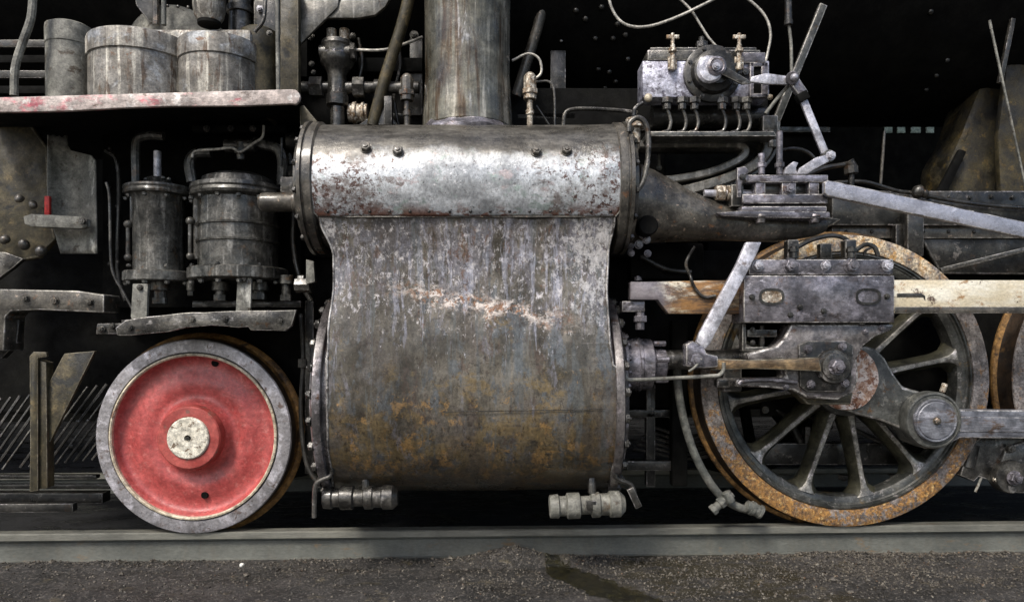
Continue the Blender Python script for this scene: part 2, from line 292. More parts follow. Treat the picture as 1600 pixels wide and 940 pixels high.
# ------------------------------------------------------------------ mesh helpers
AX = {'X': Vector((1,0,0)), 'Y': Vector((0,1,0)), 'Z': Vector((0,0,1)), '-X': Vector((-1,0,0)), '-Y': Vector((0,-1,0)), '-Z': Vector((0,0,-1))}
def ax(a): return AX[a] if isinstance(a, str) else Vector(a).normalized()
class G:
    def __init__(s): s.bm = bmesh.new()
    def poly(s, pts, vec, bev=.003):
        """closed world polygon swept by vec"""
        bm = s.bm; vec = Vector(vec)
        v0 = [bm.verts.new(p) for p in pts]; v1 = [bm.verts.new(Vector(p)+vec) for p in pts]
        n = len(pts); fs = [bm.faces.new(v0), bm.faces.new(v1[::-1])]
        for i in range(n): fs.append(bm.faces.new((v0[i], v1[i], v1[(i+1) % n], v0[(i+1) % n])))
        bmesh.ops.recalc_face_normals(bm, faces=fs)
        if bev:
            es = set(e for f in fs for e in f.edges)
            es = [e for e in es if len(e.link_faces) == 2 and e.calc_face_angle(0) > .5]
            if es:
                rs = bmesh.ops.bevel(bm, geom=es, offset=bev, segments=2, profile=.5, affect='EDGES', clamp_overlap=True)
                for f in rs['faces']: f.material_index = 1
        return s
    def prism(s, px, Y0, Y1, bev=.003):
        return s.poly([at(a, b, Y0) for a, b in px], (0, Y1-Y0, 0), bev)
    def box(s, x0, y0, x1, y1, Y0, Y1, bev=.003):
        return s.prism([(x0,y0),(x1,y0),(x1,y1),(x0,y1)], Y0, Y1, bev)
    def wbox(s, a, b, bev=.003):
        (x0,y0,z0), (x1,y1,z1) = a, b
        return s.poly([(x0,y0,z0),(x1,y0,z0),(x1,y0,z1),(x0,y0,z1)], (0, y1-y0, 0), bev)
    def bar(s, a, b, wd, th, bev=.003, up=(0,-1,0)):
        """flat bar from a to b, wd across in the picture plane, th in depth"""
        a = Vector(a); b = Vector(b); d = (b-a).normalized(); n = Vector(up); t = d.cross(n).normalized(); n = t.cross(d).normalized()
        p = [a+t*wd/2+n*th/2, b+t*wd/2+n*th/2, b-t*wd/2+n*th/2, a-t*wd/2+n*th/2]
        return s.poly(p, -n*th, bev)
    def lathe(s, c, axis, prof, seg=48, sx=1):
        """prof = [(radius, distance along axis)]"""
        c = Vector(c); A = ax(axis); q = A.to_track_quat('Z', 'Y').to_matrix(); bm = s.bm; rings = []
        for r, t in prof:
            if r < 1e-5: rings.append([bm.verts.new(c+A*t)]); continue
            rings.append([bm.verts.new(c+A*t+q @ Vector((r*math.cos(2*math.pi*i/seg), r*math.sin(2*math.pi*i/seg), 0))) for i in range(seg)])
        fs = []
        for k in range(len(rings)-1):
            a, b = rings[k], rings[k+1]
            for i in range(seg):
                j = (i+1) % seg
                if len(a) == 1 and len(b) == 1: continue
                if len(a) == 1: fs.append(bm.faces.new((a[0], b[j], b[i])))
                elif len(b) == 1: fs.append(bm.faces.new((a[i], a[j], b[0])))
                else: fs.append(bm.faces.new((a[i], a[j], b[j], b[i])))
        bmesh.ops.recalc_face_normals(bm, faces=fs)
        return s
    def cyl(s, a, b, r, seg=24, bev=.002, r2=None):
        a = Vector(a); b = Vector(b); L = (b-a).length; r2 = r if r2 is None else r2; e = min(bev, r*.3, L*.3)
        return s.lathe(a, b-a, [(0,0),(r-e,0),(r,e),(r2,L-e),(r2-e,L),(0,L)], seg)
    def ball(s, c, r, seg=14):
        n = 8; return s.lathe(c, 'Z', [(r*math.sin(math.pi*i/n), -r*math.cos(math.pi*i/n)) for i in range(n+1)], seg)
    def tube(s, pts, r, seg=10, smooth=True, step=5):
        pts = [Vector(p) for p in pts]
        if smooth and len(pts) > 2:
            q = [pts[0]*2-pts[1]] + pts + [pts[-1]*2-pts[-2]]; out = []
            for i in range(1, len(q)-2):
                for k in range(step):
                    t = k/step
                    out.append(.5*((2*q[i])+(q[i+1]-q[i-1])*t+(2*q[i-1]-5*q[i]+4*q[i+1]-q[i+2])*t*t+(3*q[i]-q[i-1]-3*q[i+1]+q[i+2])*t**3))
            pts = out+[pts[-1]]
        bm = s.bm; rings = []; N = None
        for i, p in enumerate(pts):
            d = (pts[min(i+1, len(pts)-1)]-pts[max(i-1, 0)]).normalized()
            if N is None: N = d.orthogonal().normalized()
            else: N = (N-d*N.dot(d)).normalized()
            B = d.cross(N); rr = r[min(i, len(r)-1)] if isinstance(r, (list, tuple)) else r
            rings.append([bm.verts.new(p+(N*math.cos(2*math.pi*k/seg)+B*math.sin(2*math.pi*k/seg))*rr) for k in range(seg)])
        fs = []
        for a, b in zip(rings, rings[1:]):
            for k in range(seg): fs.append(bm.faces.new((a[k], a[(k+1) % seg], b[(k+1) % seg], b[k])))
        fs.append(bm.faces.new(rings[0][::-1])); fs.append(bm.faces.new(rings[-1]))
        bmesh.ops.recalc_face_normals(bm, faces=fs)
        return s
    def ptube(s, px, Y, r, **k):
        return s.tube([at(p[0], p[1], p[2] if len(p) > 2 else Y) for p in px], r, **k)
    def hexa(s, c, axis, r, h):
        """hexagonal nut or head on a washer, with the bolt end showing"""
        s.lathe(c, axis, [(0,-.002),(r*1.18,-.002),(r*1.18,r*.14),(0,r*.14)], 16)
        s.lathe(c, axis, [(0,r*.14),(r,r*.14),(r,h-r*.12),(r*.86,h),(0,h)], 6)
        s.lathe(c, axis, [(0,h),(r*.5,h),(r*.46,h+r*.25),(0,h+r*.3)], 12)
        return s
    def rough(s, amp, scale, cuts=0, edges=None):
        if cuts: bmesh.ops.subdivide_edges(s.bm, edges=[e for e in s.bm.edges if e.calc_length() > .04], cuts=cuts, use_grid_fill=True)
        for v in s.bm.verts: v.co += mn.noise_vector(v.co*scale)*amp
        return s
    def build(s, name, m, parent=None, angle=32):
        bm = s.bm; lim = R(angle)
        for f in bm.faces: f.smooth = True
        for e in bm.edges: e.smooth = not (len(e.link_faces) == 2 and e.calc_face_angle(0) > lim)
        me = bpy.data.meshes.new(name); bm.to_mesh(me); bm.free()
        me.materials.append(mt[m])
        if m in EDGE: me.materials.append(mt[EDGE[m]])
        else: me.polygons.foreach_set('material_index', [0]*len(me.polygons))
        o = bpy.data.objects.new(name, me); col.objects.link(o)
        if parent: o.parent = parent
        return o
def link(name, me, parent, loc=(0,0,0), rot=None, scl=1):
    o = bpy.data.objects.new(name, me); col.objects.link(o); o.parent = parent; o.location = loc
    if rot is not None: o.rotation_mode = 'QUATERNION'; o.rotation_quaternion = rot
    o.scale = (scl,)*3 if not isinstance(scl, tuple) else scl
    return o
def hexmesh(m):
    g = G().hexa((0,0,0), 'Z', 1, .95); o = g.build('bolt', m); me = o.data; bpy.data.objects.remove(o); return me
BOLT = {k: hexmesh(k) for k in ('dark','grease','lav','bright','chestend','brass','pumpmetal','wheelgrey')}
def domemesh(m):
    o = G().lathe((0,0,0), 'Z', [(1,-.1),(1,.1),(.92,.35),(.7,.6),(.35,.76),(0,.8)], 14).build('rivet', m); me = o.data; bpy.data.objects.remove(o); return me
RIV = {k: domemesh(k) for k in ('soot','dark','grease')}
def bolt(parent, p, axis='-Y', r=.012, m='grease', name='bolt', table=None):
    q = ax(axis).to_track_quat('Z', 'Y') @ Matrix.Rotation(rnd.random()*6.28, 3, 'Z').to_quaternion()
    return link(name, (table or BOLT)[m], parent, p, q, r)
def rivet(parent, p, axis='-Y', r=.01, m='dark'): return bolt(parent, p, axis, r, m, 'rivet', RIV)
def empty(name, loc=(0,0,0), **k):
    o = bpy.data.objects.new(name, None); col.objects.link(o); o.location = loc; o.empty_display_size = .1
    for a, b in k.items(): o[a] = b
    return o

# ------------------------------------------------------------------ setting: ground, track, dark shed behind
def build_ground():
    zg = -.128
    bm = bmesh.new()
    def h(x, y):
        z = zg + .010*mn.noise(Vector((x*2.2, y*4, 0))) + .006*mn.noise(Vector((x*11, y*11, 3))) + .003*mn.noise(Vector((x*40, y*40, 5)))
        a, b = RUT; dx, dy = (b-a).x, (b-a).y; L = math.hypot(dx, dy)
        u = abs(-(x-a.x)*dy/L+(y-a.y)*dx/L + .02*mn.noise(Vector((x*9, y*9, 8)))); t = ((x-a.x)*dx+(y-a.y)*dy)/L
        if t > -.04: z -= .026*max(0, 1-u/.12)*min(1, (t+.04)/.08)
        if y > -.16:                                             # ash heaped against the rail
            pile = .014 + .024*mn.noise(Vector((x*1.7, 4, 0))) + .016*mn.noise(Vector((x*7, 4, 0))) + .008*mn.noise(Vector((x*25, 4, 0))) + .06*math.exp(-((x-.06)/.17)**2)
            z += max(-.004, pile)*max(0, 1-abs(y+.065)/.095)
        return z
    NX, NY = 520, 90
    X0, X1, Y0, Y1 = -3.2, 3.2, -1.0, -.02
    vs = [[bm.verts.new((X0+(X1-X0)*i/NX, Y0+(Y1-Y0)*j/NY, h(X0+(X1-X0)*i/NX, Y0+(Y1-Y0)*j/NY))) for i in range(NX+1)] for j in range(NY+1)]
    for j in range(NY):
        for i in range(NX): bm.faces.new((vs[j][i], vs[j][i+1], vs[j+1][i+1], vs[j+1][i]))
    # outer sheet, joined round the fine patch
    B = 60; o = [(-B,-B),(B,-B),(B,B),(-B,B)]
    ov = [bm.verts.new((a, b, zg-.004)) for a, b in o]
    xs0, xs1 = X0+.02, X1-.02
    # a plain sheet a few millimetres below carries the ground to the horizon
    bm.faces.new(ov)
    for f in bm.faces: f.smooth = True
    me = bpy.data.meshes.new('ground'); bm.to_mesh(me); bm.free(); me.materials.append(mt['ground'])
    g = bpy.data.objects.new('ground', me); col.objects.link(g); g['kind'] = 'structure'
    # loose ash and grit, tens of thousands of grains
    base = [Vector(p) for p in ((1,0,0),(-1,0,0),(0,1,0),(0,-1,0),(0,0,.8),(0,0,-.8))]
    fc = [(0,2,4),(2,1,4),(1,3,4),(3,0,4),(2,0,5),(1,2,5),(3,1,5),(0,3,5)]
    V, Fc = [], []
    for k in range(34000):
        x = rnd.uniform(-2.5, 2.5); y = -.02-abs(rnd.gauss(0, .30)) if rnd.random() < .8 else rnd.uniform(-.1, -.02)
        dens = .35+.65*max(0, min(1, .5+1.4*mn.noise(Vector((x*1.4+1, y*3, 2)))))
        dens *= 1 if x > -.25 else .22
        if rnd.random() > dens or y < -.95: continue
        ra, rb_ = RUT; rl = math.hypot((rb_-ra).x, (rb_-ra).y)
        ru = abs(-(x-ra.x)*(rb_-ra).y/rl+(y-ra.y)*(rb_-ra).x/rl)
        if ru < .085 and x > ra.x-.03 and rnd.random() < .85: continue
        r = .0020+.0062*rnd.random()**2.4
        if rnd.random() < .012: r *= 2.2
        c = Vector((x, y, h(x, y)+r*.3)); n = len(V)
        q = Matrix.Rotation(rnd.random()*6.28, 3, 'Z') @ Matrix.Rotation(rnd.random()*1.2, 3, 'X')
        for p in base: V.append(c+(q @ (p*rnd.uniform(.6, 1.25)))*r)
        Fc += [(a+n, b+n, d+n) for a, b, d in fc]
    me = bpy.data.meshes.new('gravel'); me.from_pydata(V, [], Fc)
    me.materials.append(worn('loose_cinders', (.022,.019,.016), (.14,.125,.105), 50, (.5,.8), grain=.6, gscale=60, spots=[((.34,.32,.28), 90, .62, .66), ((.14,.08,.045), 40, .6, .66)]))
    gr = bpy.data.objects.new('gravel', me); col.objects.link(gr); gr['kind'] = 'stuff'
    gr['label'] = 'loose cinders and grit scattered along the near rail'; gr['category'] = 'gravel'
    # pale pebble against the rail
    p = at(378, 874, -.10)
    st = G().ball((p.x, -.10, h(p.x, -.10)+.006), .010, 10).rough(.004, 60).build('white_stone', 'stone')
    st['label'] = 'small white stone lying against the rail'; st['category'] = 'stone'
    return h
ground_h = build_ground()

track = empty('railway_track', (0, .04, -.152), label='steel railway track on oily sleepers under the locomotive wheels', category='track')
def rail_prof(yc):
    p = [(-.036,-.004),(-.030,0),(.030,0),(.036,-.004),(.036,-.031),(.022,-.035),(.003,-.037),(.003,-.046),(.009,-.050),(.008,-.10),(.012,-.128),(.062,-.140),(.066,-.152),(-.066,-.152),(-.062,-.140),(-.012,-.128),(-.008,-.10),(-.009,-.050),(-.003,-.046),(-.003,-.037),(-.022,-.035),(-.036,-.031)]
    return [(yc+a, b) for a, b in p]
for yc in (.052, 1.572):
    # rolled steel section, neck groove added for a dark shadow line; the head is its polished part
    pr = rail_prof(yc)
    o = G().poly([(-14, a, b) for a, b in pr], (28, 0, 0), 0).build('rail', 'railweb', track, 20)
    o.location = -track.location
    o.data.materials.append(mt['railtop'])
    for f in o.data.polygons:
        if abs(f.normal.x) < .5 and f.center.z > -.028: f.material_index = 1
# the near rail's outer face: a plate-like head side lies at Y=.016
for i in range(-9, 10):
    x = i*.58+.12
    o = G().wbox((x-.12, -.5, -.30), (x+.12, 2.1, -.1525), .01).rough(.003, 9).build('sleeper', 'sleeper', track); o.location = -track.location

# shed behind: boarded wall, roof added over the far side to block sky light, a strip of small windows
shed = empty('engine_shed', (0, 6, -.13), label='dark boarded engine shed wall with small windows behind the locomotive', category='shed')
def sobj(g, n, m): o = g.build(n, m, shed); o.location = -shed.location; return o
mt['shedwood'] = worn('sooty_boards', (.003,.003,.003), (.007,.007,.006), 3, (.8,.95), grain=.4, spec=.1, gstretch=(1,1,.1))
mt['pane'] = worn('dusty_window_glass', (.28,.36,.32), (.36,.44,.40), 6, (.15,.3), grain=.2, gscale=30)
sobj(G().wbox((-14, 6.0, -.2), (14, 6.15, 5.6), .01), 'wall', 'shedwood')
sobj(G().wbox((-14, 2.0, 5.6), (14, 6.3, 5.75), .01), 'sky_block_roof', 'shedwood')
for px in (1387, 1407, 1428, 1452):
    a = at(px-5, 197, 5.98); b = at(px+7 if px != 1428 else px+10, 208, 5.98)
    sobj(G().wbox((a.x, 5.97, b.z), (b.x, 5.995, a.z), .002), 'window', 'pane')
a, b = at(1225, 196, 5.9), at(1296, 207, 5.9)
sobj(G().wbox((a.x-.6, 5.88, b.z), (b.x, 5.995, a.z), .004), 'lintel', 'wheelgrey')
for x in (-12, -7, 7.2, 12): sobj(G().wbox((x-.15, 2.1, -.2), (x+.15, 2.4, 5.6), .01), 'post', 'shedwood')

# ------------------------------------------------------------------ the locomotive
loco = empty('steam_locomotive', (0, .8, 0), label='grimy steam locomotive running gear with red leading wheel and streaked cylinder casing', category='locomotive')
loco.location = (0, 0, 0)
def part(g, name, m, parent=None, angle=32): return g.build(name, m, parent or loco, angle)

# boiler, smokebox rivets, frame plates, ash pan
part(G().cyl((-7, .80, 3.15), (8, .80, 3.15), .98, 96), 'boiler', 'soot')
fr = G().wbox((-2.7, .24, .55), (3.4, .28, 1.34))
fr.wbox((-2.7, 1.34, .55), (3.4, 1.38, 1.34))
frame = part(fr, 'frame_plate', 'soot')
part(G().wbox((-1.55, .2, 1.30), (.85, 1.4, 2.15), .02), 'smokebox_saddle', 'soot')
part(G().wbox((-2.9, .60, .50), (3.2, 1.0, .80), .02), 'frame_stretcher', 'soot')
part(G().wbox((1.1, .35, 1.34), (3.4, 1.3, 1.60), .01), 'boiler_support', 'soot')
sb = bpy.data.objects['boiler']
def on_boiler(px, py):
    d = (at(px, py, 0)-CAM).normalized(); oy, oz = CAM.y-.80, CAM.z-3.15
    a_ = d.y*d.y+d.z*d.z; b_ = 2*(oy*d.y+oz*d.z); c_ = oy*oy+oz*oz-.98*.98; q = b_*b_-4*a_*c_
    return at(px, py, .185) if q < 0 else CAM+d*((-b_-math.sqrt(q))/(2*a_))
for px, py in [(900,17),(940,12),(965,38),(981,92),(958,60),(977,55),(935,108),(952,112),(962,127),(945,137),(926,142),(915,30),(930,60),(1454,19),(1463,118),(1480,94),(1447,140)]:
    p = on_boiler(px, py); n_ = Vector((0, p.y-.80, p.z-3.15)).normalized() if p.y < .15 or py < 60 else Vector((0,-1,0))
    rivet(sb, p, n_, .014, 'dark')
# ---- cylinder block
blk = None
CV = Vector((0, -.24, 1.549)); RV = .270       # valve chest axis
CM = Vector((0, -.03, .634)); RM = .430        # cylinder axis
def interp(t, tab):
    for (a, va), (b, vb) in zip(tab, tab[1:]):
        if t <= b:
            u = max(0, (t-a)/(b-a)); u = u*u*(3-2*u); return va+(vb-va)*u
    return tab[-1][1]
def sheet(name, rows, ltab, rtab, nx, thick, dent, parent):
    """rows = [(Y,Z,py)]; left and right edges from tables over py"""
    bm = bmesh.new(); grid = []
    for k, (Y, Z, py) in enumerate(rows):
        xl = at(interp(py, ltab), py, Y).x; xr = at(interp(py, rtab), py, Y).x
        xl += .0015*mn.noise(Vector((0, Z*9, 1))); xr += .0015*mn.noise(Vector((3, Z*9, 1)))
        grid.append([bm.verts.new((xl+(xr-xl)*i/nx, Y, Z)) for i in range(nx+1)])
    for a, b in zip(grid, grid[1:]):
        for i in range(nx): bm.faces.new((a[i], b[i], b[i+1], a[i+1]))
    bm.normal_update()
    for v in bm.verts:
        p = v.co; n = v.normal.copy()
        d = dent*(mn.noise(Vector((p.x*3, p.z*3, 1)))+.5*mn.noise(Vector((p.x*8, p.z*7, 4)))+.22*mn.noise(Vector((p.x*22, p.z*16, 9))))
        v.co = p+n*d
    g = G(); g.bm.free(); g.bm = bm
    o = g.build(name, 'casing', parent, 60)
    md = o.modifiers.new('thickness', 'SOLIDIFY'); md.thickness = thick; md.offset = -1
    return o
def pyof(Y, Z):                                        # photo row of a point near the middle of the block
    v = Vector((-.1, Y, Z))-CAM; q = CROT.transposed() @ v
    return 470+60-(q.y/-q.z)*F
rows = []
for i in range(61):                                   # over the chest: from behind the top round to the seam
    a0 = math.radians(70); a1 = math.asin((ZSEAM-CV.z)/RV)
    a = a0+(a1-a0)*i/60
    Y = CV.y-RV*math.cos(a); Z = CV.z+RV*math.sin(a); rows.append((Y, Z, pyof(Y, Z)))
part(G().cyl((at(484,300,-.3).x+.02, CV.y, CV.z), (at(976,300,-.3).x-.02, CV.y, CV.z), RV-.012, 64), 'valve_chest', 'dark')
chest = bpy.data.objects['valve_chest']
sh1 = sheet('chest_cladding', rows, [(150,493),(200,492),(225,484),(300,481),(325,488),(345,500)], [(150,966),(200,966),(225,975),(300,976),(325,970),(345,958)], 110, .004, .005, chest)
rows = []
prof = [(-.448,ZSEAM+.004),(-.440,ZSEAM-.03),(-.425,1.28),(-.420,1.20),(-.424,1.10),(-.435,1.0),(-.447,.90),(-.456,.80),(-.461,.72),(-.461,.634)]
pp = []
for k in range(len(prof)-1):
    for j in range(9):
        t = j/9; q = [prof[max(k-1,0)], prof[k], prof[k+1], prof[min(k+2,len(prof)-1)]]
        pp.append(tuple(.5*(2*q[1][m]+(q[2][m]-q[0][m])*t+(2*q[0][m]-5*q[1][m]+4*q[2][m]-q[3][m])*t*t+(3*q[1][m]-q[0][m]-3*q[2][m]+q[3][m])*t**3) for m in (0,1)))
for k in range(0, 61):
    a = math.radians(105*k/60); pp.append((CM.y-.431*math.cos(a), CM.z-.431*math.sin(a)))
rows = [(Y, Z, pyof(Y, Z)) for Y, Z in pp]
part(G().cyl((at(512,600,-.45).x+.03, CM.y, CM.z), (at(955,600,-.45).x-.03, CM.y, CM.z), RM-.012, 72), 'steam_cylinder', 'soot')
cyl = bpy.data.objects['steam_cylinder']
sh2 = sheet('cylinder_cladding', rows, [(300,498),(340,500),(400,521),(450,521),(520,513),(600,511),(690,512),(745,519),(800,522)],
            [(300,962),(340,960),(400,950),(450,948),(530,953),(572,958),(577,967),(690,968),(745,955),(800,948)], 120, .004, .008, cyl)
def edge_tube(o, nx, col_, k0, k1, m, par, r=.0035):
    pts = [o.data.vertices[k*(nx+1)+col_].co.copy() for k in range(k0, k1)]
    return part(G().tube(pts[::2]+[pts[-1]], r, 8, False), 'edge_bead', m, par)
nr = len(rows)
edge_tube(sh2, 120, 0, 0, nr-8, 'edge_lav', sh2, .0045); edge_tube(sh2, 120, 120, 0, nr-8, 'edge_lav', sh2, .0045)
edge_tube(sh1, 110, 0, 6, 61, 'edge_grease', sh1); edge_tube(sh1, 110, 110, 6, 61, 'edge_grease', sh1)
# core between the two bores
part(G().wbox((at(540,400,-.4).x, -.36, .95), (at(930,400,-.4).x, .25, 1.45), .02), 'cylinder_saddle', 'soot')
# seam strip: lapped sheet edge
part(G().tube([(at(498,338,-.455).x+.002, -.4575, ZSEAM-.002), (at(961,338,-.455).x, -.4575, ZSEAM-.002)], .0028, 8, False), 'seam', 'chestend', chest)
jy = at(800, 641, -.46).z
jt = [(at(px, 0, -.46).x, jy+.006*mn.noise(Vector((px*.02, 2, 5)))+(px-800)*3e-5) for px in range(690, 945, 12)]
part(G().tube([(x_, -.4685, z_) for x_, z_ in jt], .0016, 6, False), 'sheet_joint', 'dark', cyl)
for k in range(15):
    xx = at(512, 0, -.47).x+k*(at(952, 0, -.47).x-at(512, 0, -.47).x)/14+rnd.uniform(-.004, .004); zz = ZSEAM+.016
    yy = CV.y-math.sqrt(RV**2-(zz-CV.z)**2)
    rivet(chest, (xx, yy-.003, zz), (0, yy-CV.y, zz-CV.z), .0065, 'dark')
# valve chest end rings
for px, sgn in ((482, -1), (976, 1)):
    x = at(px, 300, -.45).x
    e = G().lathe((x, CV.y, CV.z), 'X' if sgn > 0 else '-X', [(0,-.03),(.27,-.03),(.281,-.022),(.281,.006),(.272,.008),(.272,.016),(.284,.018),(.284,.032),(.25,.04),(.24,.055),(0,.055)], 72)
    cov = part(e, 'chest_end_cover', 'chestend', chest)
    for k in range(9):
        a = R(-60+k*24); bolt(chest, (x+sgn*.038, CV.y-.262*math.cos(a), CV.z+.262*math.sin(a)), 'X' if sgn > 0 else '-X', .013, 'dark')
# cylinder end covers with the bolts
for px, sgn in ((498, -1), (966, 1)):
    x = at(px, 600, -.45).x
    e = G().lathe((x, CM.y, CM.z), 'X' if sgn > 0 else '-X', [(0,-.05),(.40,-.05),(.42,-.045),(.42,-.012),(.452,-.010),(.455,-.004),(.455,.022),(.440,.030),(.36,.032),(.34,.06),(0,.06)], 84)
    part(e, 'cylinder_cover', 'ringsteel', cyl)
    for k in range(12):
        a = R(-80+k*14.3)
        bolt(cyl, (x+sgn*.027, CM.y-.436*math.cos(a), CM.z+.436*math.sin(a)), 'X' if sgn > 0 else '-X', .019, 'grease')
# plugs on the chest
for px, py in ((572,232),(622,237),(838,237),(885,236)):
    Y = -.47
    for _ in range(12):
        p = at(px, py, Y); Y = CV.y-math.sqrt(max(0, RV**2-(p.z-CV.z)**2))
    nrm = Vector((0, p.y-CV.y, p.z-CV.z)).normalized()
    bolt(chest, p, nrm, .0205, 'chestend', 'plug')
# drain cocks
for (x0, y0, x1, y1, rr, m) in ((505,777,622,776,16.5,'grease'),(858,791,976,786,18,'ledge')):
    a = at(x0, y0, -.30); b = at(x1, y1, -.30); u = mpp(730, -.30); L = (b-a).length
    g = G().lathe(a, b-a, [(0,0),(rr*.8*u,0),(rr*u,.004),(rr*1.05*u,L*.12),(rr*.86*u,L*.14),(rr*.86*u,L*.22),(rr*1.12*u,L*.24),(rr*1.12*u,L*.40),(rr*.8*u,L*.42),(rr*.8*u,L*.54),(rr*1.1*u,L*.56),(rr*1.1*u,L*.66),(rr*.95*u,L*.68),(rr*.95*u,L*.78),(rr*1.15*u,L*.80),(rr*1.15*u,L*.93),(rr*.7*u,L),(0,L)], 18)
    dc = part(g, 'drain_cock', m)
    cx = (x0+x1)/2+8
    if x0 > 700: part(G().box(cx-9, 782, cx+7, 798, -.352, -.34, .002), 'cock_square', 'dark', dc)
    part(G().tube([at(cx, 770, -.30), at(cx, 740, -.28), at(cx+2, 700, -.2)], .018, 10), 'drain_pipe', 'dark', dc)
part(G().ptube([(517,700,-.36),(519,735,-.36),(514,744,-.36),(497,752,-.37),(492,765,-.37),(491,808,-.37)], 0, .010), 'drain_cock_lever', 'grease')
part(G().ptube([(963,715,-.36),(962,742,-.36),(970,750,-.36),(986,757,-.36),(992,772,-.36)], 0, .010), 'drain_cock_lever', 'grease')
part(G().bar(at(984,762,-.37), at(998,792,-.37), .030, .02), 'drain_link', 'dark')

# ---- steam pipe and fittings behind the block
pc = at(731, 120, -.08); u = mpp(731, -.08)
zb = at(731, 199, -.24).z
pg = G().lathe((pc.x, -.08, 0), 'Z', [(.196,zb-.08),(.197,zb+.02),(.206,zb+.035),(.203,zb+.10),(.194,zb+.28),(.196,2.5),(.200,2.9)], 72)
for v in pg.bm.verts:
    v.co += mn.noise_vector(v.co*6)*.004
part(pg, 'steam_pipe', 'pipe')
cg = G().lathe((pc.x, -.08, zb-.03), 'Z', [(.20,0),(.222,.01),(.224,.035),(.209,.052),(.203,.065),(.200,.02)], 72)
for v in cg.bm.verts: v.co += mn.noise_vector(v.co*14)*.012
part(cg, 'crumpled_collar', 'lav', bpy.data.objects['steam_pipe'])

vc = at(527, 110, .06)
zv = lambda py: at(527, py, .06).z
vb = G().lathe((vc.x, .06, 0), 'Z', [(0,zv(200)),(.034,zv(200)),(.034,zv(168)),(.050,zv(165)),(.052,zv(150)),(.046,zv(147)),(.044,zv(118)),(.052,zv(112)),(.075,zv(102)),(.080,zv(96)),(.080,zv(90)),(.070,zv(87)),(.070,zv(76)),(.076,zv(73)),(.074,zv(67)),(0,zv(66))], 20).rough(.003, 25)
vb.cyl(at(500,82,.04), at(556,82,.04), .034, 14).cyl(at(548,82,.04), at(556,82,.04), .042, 6)
valve = part(vb, 'valve_body', 'grease')
for k in range(5): bolt(valve, (vc.x+.066*math.cos(R(-150+30*k)), .06+.066*math.sin(R(-150+30*k)), zv(90)), 'Z', .011, 'lav')
for x in (518, 538): part(G().cyl(at(x,68,.05), at(x,46,.05), .024, 12), 'cap_nut', 'brass', valve)
part(G().cyl(at(472,137,.07), at(655,137,.07), .028, 16).cyl(at(485,137,.07), at(505,137,.07), .05, 6).cyl(at(552,137,.07), at(570,137,.07), .048, 6).cyl(at(585,137,.07), at(597,137,.07), .038, 12), 'cross_pipe', 'grease')
part(G().ptube([(553,78,.05),(600,78,.06),(640,66,.08),(660,58,.1)], 0, .007), 'copper_tube', 'wire')
part(G().cyl(at(545,177,.1), at(575,177,.1), .045, 14).cyl(at(552,177,.1), at(558,177,.1), .053, 14).cyl(at(566,177,.1), at(570,177,.1), .053, 14), 'coupling_nut', 'brass')
part(G().tube([at(643,-20,-.02), at(628,40,.0), at(604,115,.03), at(582,196,.06)], .028, 14), 'stay_rod', 'olive')
part(G().tube([at(856,-20,.1), at(838,50,.12), at(806,150,.15)], .026, 14), 'stay_rod', 'chestend')
for (x, y0, mm) in ((636, 122, 'chestend'), (828, 120, 'brass')):
    g = G().cyl(at(x,y0,-.1), at(x,y0+36,-.1), .030, 10).ball(at(x,y0+2,-.1), .027).cyl(at(x,y0+20,-.1), at(x,y0+28,-.1), .038, 6).cyl(at(x,y0+36,-.1), at(x,y0+80,-.1), .014, 12).cyl(at(x,y0+52,-.1), at(x,y0+60,-.1), .019, 12)
    part(g, 'grease_fitting', mm)
part(G().ptube([(800,95),(825,84),(842,92),(846,112),(838,122),(828,124)], -.04, .006), 'copper_tube', 'wire')
part(G().ptube([(838,128),(858,128),(866,145),(867,200)], -.02, .006), 'copper_tube', 'grease')
part(G().ptube([(838,165),(858,195)], -.06, .005), 'copper_tube', 'dark')
part(G().prism([(450,80),(456,20),(466,-12),(532,-12),(527,12),(500,38),(462,76)], -.04, -.02), 'bracket_plate', 'casinggrey')
part(G().prism([(508,28),(528,6),(540,-12),(614,-12),(602,10),(586,23),(560,28)], -.03, -.005), 'bracket_plate', 'casinggrey')
part(G().prism([(468,166),(474,164),(506,202),(500,214),(480,228),(470,234)], -.30, -.28), 'gusset', 'olive')
part(G().ptube([(800,38),(840,38),(865,48),(878,66)], .2, .008), 'copper_tube', 'grease')
for px, py, rr in ((486,58,.014),(551,57,.014),(647,55,.018),(487,100,.012),(490,113,.01)): bolt(valve, at(px,py,.12), '-Y', rr, 'grease')
part(G().box(468,10,480,120,.12,.16), 'support_bracket', 'soot')
part(G().box(560,90,660,112,.16,.2), 'support_bracket', 'soot')
part(G().box(600,150,612,195,.0,.05).prism([(560,195),(600,168),(622,195)], .05, .08), 'pipe_clamp', 'dark')

